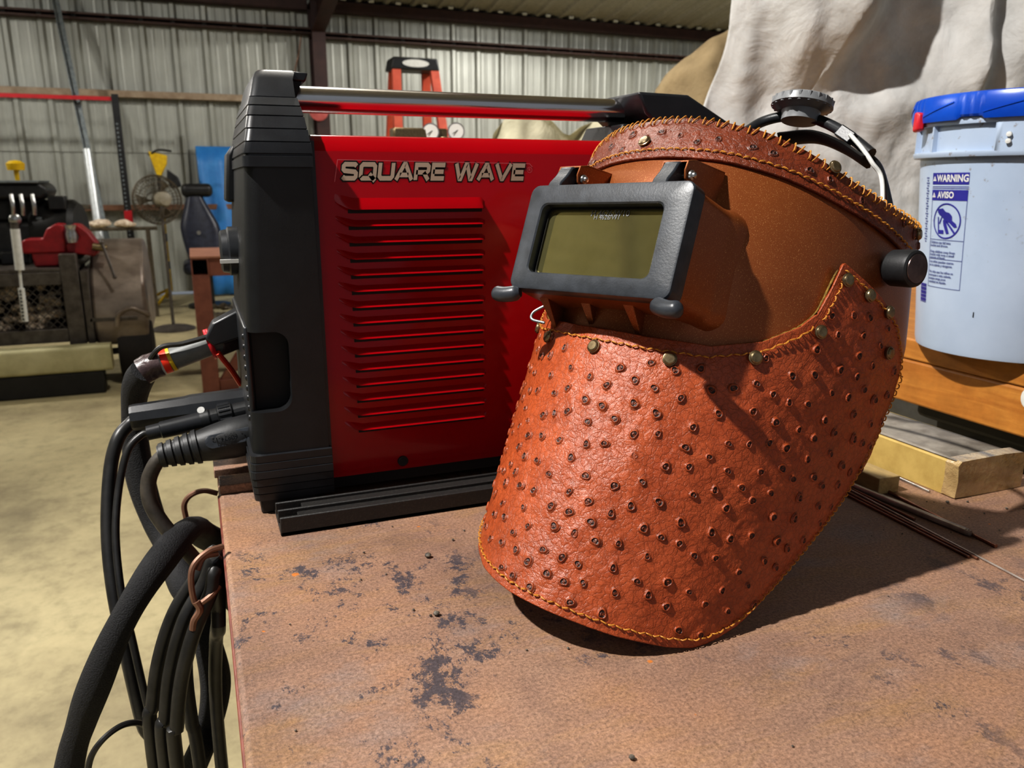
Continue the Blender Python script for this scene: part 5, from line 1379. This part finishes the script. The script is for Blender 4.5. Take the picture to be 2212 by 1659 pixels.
for i, s in enumerate(('Children can fall into', 'bucket and drown.', '', 'Keep children away from', 'bucket with even a small', 'amount of liquid.')):
    if s: join(bm, text_bm(s, .0046, lambda p, q, i=i: onp(-.0275 + p, .1510 - i * .0041 + q, .0006), .98, .00012, 'LEFT'))
for i, s in enumerate(('Los niños pueden caerse', 'en la cubeta y ahogarse.', '', 'No deje que los niños se', 'acerquen a esta cubeta,', 'aunque tenga poca', 'cantidad de líquido.')):
    if s: join(bm, text_bm(s, .0046, lambda p, q, i=i: onp(-.0275 + p, .1250 - i * .0046 + q, .0006), .98, .00012, 'LEFT'))
obj('label_text', bm, m_labelgrey, lb, fix=False)
bm = NB(); x = -.048
for i in range(16): patch(bm, -.052, -.034, .066 + i * .0017, .0669 + i * .0017 + .0005 * (i % 3))
obj('barcode', bm, m_label, pb, fix=False)
bm = NB()
for i in range(26): patch(bm, -.0445 - .002 * (i % 2), -.0405 + .001 * (i % 3), .150 + i * .0034, .1520 + i * .0034)
obj('side_print', bm, m_labelgrey, pb, fix=False)
bm = text_bm('1', .010, lambda p, q: onp(.0520 + p, .0600 + q, .0005), 1, .0002); obj('stamped_number', bm, m_ink, pb, fix=False)

t = thing('cardboard_parcel', 'long narrow cardboard parcel with a crumpled taped end on the tabletop', 'parcel', (.712, .7, .9))
bm = NB(); lo = []
for y, k in ((.518, .90), (.520, .97), (.525, 1), (.60, 1), (.75, .995), (.90, 1), (.985, 1), (.99, .97)):
    lo.append([V((.6685 + (p - .6685) * 1 , y, .9005 + q * k)) for p, q in [(.6685, .0), (.700, -.0), (.756, 0), (.7565, .012), (.752, .034), (.748, .0365), (.714, .0372), (.6715, .0365), (.6685, .034), (.6682, .015)]])
rings(bm, lo); cb = obj('carton', bm, m_card, t, ang=30)
bm = NB(); lo = []
for y in (.523, .60, .72, .85, .985):
    lo.append([V((.6700 + (.745 - .67) * i / 14, y, .9380 + .0012 * noise.noise(V((i * .5, y * 30, 2))))) for i in range(15)])
rings(bm, lo, closed=False); obj('wrap_top', bm, m_cardtop, cb, solid=.0012)
bm = NB(); lo = []
for y in [.5165, .518, .521, .525, .529, .532]:
    lo.append([V((p, y + .003 * noise.noise(V((p * 90, q * 90, 1))), .9004 + q)) for p, q in [(.6675, .001), (.69, -.0002), (.735, -.0002), (.7583, .001), (.7588, .014), (.7580, .034), (.755, .0376), (.73, .0384), (.70, .0386), (.672, .0376), (.6675, .034), (.6672, .018)]])
rings(bm, lo); 
for v in bm.verts: v.co += noise.noise_vector(v.co * 130) * .0009
obj('tape_wrap', bm, m_tape, cb, ang=20)

bm = NB(); box(bm, .606, .6325, .552, .70, .9003, .9175)
tag(obj('wood_block', bm, m_block, bevel=.0008), 'small sawn pale wood block lying between the parcel and the helmet', 'wood block')
RP = [((0.5965, 0.5738, 0.9035), (0.6069, 0.4520, 0.9035), .0032, m_rod, 'thick bare steel rod, the thickest of the rods beside the helmet'),
      ((0.6111, 0.4584, 0.9018), (0.6079, 0.4260, 0.9018), .0017, m_rustrod, 'dark thin rod end poking out past the thick bare rod'),
      ((0.5925, 0.5725, 0.9016), (0.5897, 0.4931, 0.9016), .0014, m_rustrod, 'short copper-brown rod ending between the thick rod and two longer rods'),
      ((0.5817, 0.5638, 0.9015), (0.5733, 0.4154, 0.9015), .0013, m_rustrod, 'long copper-brown rod with a pale blunt tip'),
      ((0.5767, 0.5634, 0.9014), (0.5693, 0.4199, 0.9014), .0012, m_rustrod, 'dark copper rod lying closest to the leather bib'),
      ((0.5889, 0.5566, 0.9012), (0.5716, 0.3425, 0.9012), .0009, m_rod, 'very thin rod running on past all the other rods'),
      ((0.6646, 0.6203, 0.9014), (0.6594, 0.5387, 0.9014), .0013, m_steel, 'short bright rod lying between the parcel and the wood block')]
for a, b, r, mm, lab in RP:
    bm = NB(); a, b = V(a), V(b); dv = (b - a).normalized()
    cyl(bm, a - dv * .16, b, r, n=14)
    if r > .003: cyl(bm, b - dv * .002, b + dv * .002, r * 1.08, r * .8, n=14)
    tag(obj('welding_rod', bm, mm), lab, 'welding rod', 'welding rods on the table')

# ================================================================ light and camera
def lamp(name, kind, loc, energy, color=(1, 1, 1), target=None, **k):
    l = bpy.data.lights.new(name, kind); l.energy = energy; l.color = color
    for a, v in k.items(): setattr(l, a, v)
    o = bpy.data.objects.new(name, l); C.objects.link(o); o.location = loc
    if target is not None: o.rotation_euler = (V(target) - V(loc)).to_track_quat('-Z', 'Y').to_euler()
    return o
lamp('bay_light', 'SPOT', (-1.95, .47, 4.0), 880, (1, .97, .93), (.35, .55, 1.0), spot_size=1.5, spot_blend=.6, shadow_soft_size=.05)
lamp('wall_bay_light', 'POINT', (-2.9, 6.2, 3.5), 215, (1, .97, .92), shadow_soft_size=.12)
lamp('side_ceiling_fill', 'POINT', (-4.7, 4.3, 3.5), 70, (1, .97, .92), shadow_soft_size=.12)  # added lamp, brightens the roof the lens reflects and the wall
lamp('far_wall_fill', 'AREA', (4.6, 5.2, 3.7), 300, (1, .97, .92), (4.6, 7.0, 0), shape='RECTANGLE', size=1.2, size_y=.4)  # added ceiling panel, only there to brighten the background
lamp('aisle_fill', 'POINT', (.5, 3.3, 3.55), 105, (1, .96, .9), shadow_soft_size=.15)  # added lamp to light the ceiling and whiten the handle tube
lamp('camera_side_fill', 'AREA', (-1.2, -3.0, 3.2), 6, (.93, .96, 1), (.5, .8, 1.0), shape='RECTANGLE', size=3., size_y=2.)  # weak soft fill added from the camera side, no doorway modelled

w = bpy.data.worlds.new('shop_air'); w.use_nodes = True; sc.world = w
bg = w.node_tree.nodes['Background']; bg.inputs['Color'].default_value = (.80, .86, .95, 1); bg.inputs['Strength'].default_value = .215

cam = bpy.data.cameras.new('camera'); cam.sensor_fit = 'HORIZONTAL'; cam.sensor_width = 36.; cam.lens = 1720 / 2212 * 36.; cam.clip_start = .02
co = bpy.data.objects.new('camera', cam); C.objects.link(co)
az, pt = math.radians(68.5), math.radians(-14.2)
fw_ = V((math.cos(pt) * math.cos(az), math.cos(pt) * math.sin(az), math.sin(pt))); rt_ = V((math.sin(az), -math.cos(az), 0)); up_ = rt_.cross(fw_)
co.matrix_world = Matrix.Translation((0, 0, 1.2)) @ Matrix((rt_, up_, -fw_)).transposed().to_4x4()
cam.dof.use_dof = True; cam.dof.focus_distance = .56; cam.dof.aperture_fstop = 15
sc.camera = co
sc.view_settings.view_transform = 'Standard'; sc.view_settings.look = 'Medium High Contrast'
sc.view_settings.exposure = 0.0; sc.view_settings.gamma = 1.0

cy = sc.cycles; cy.max_bounces = 5; cy.diffuse_bounces = 2; cy.glossy_bounces = 3; cy.transmission_bounces = 2; cy.caustics_reflective = False; cy.caustics_refractive = False; cy.use_adaptive_sampling = True; cy.adaptive_threshold = .04
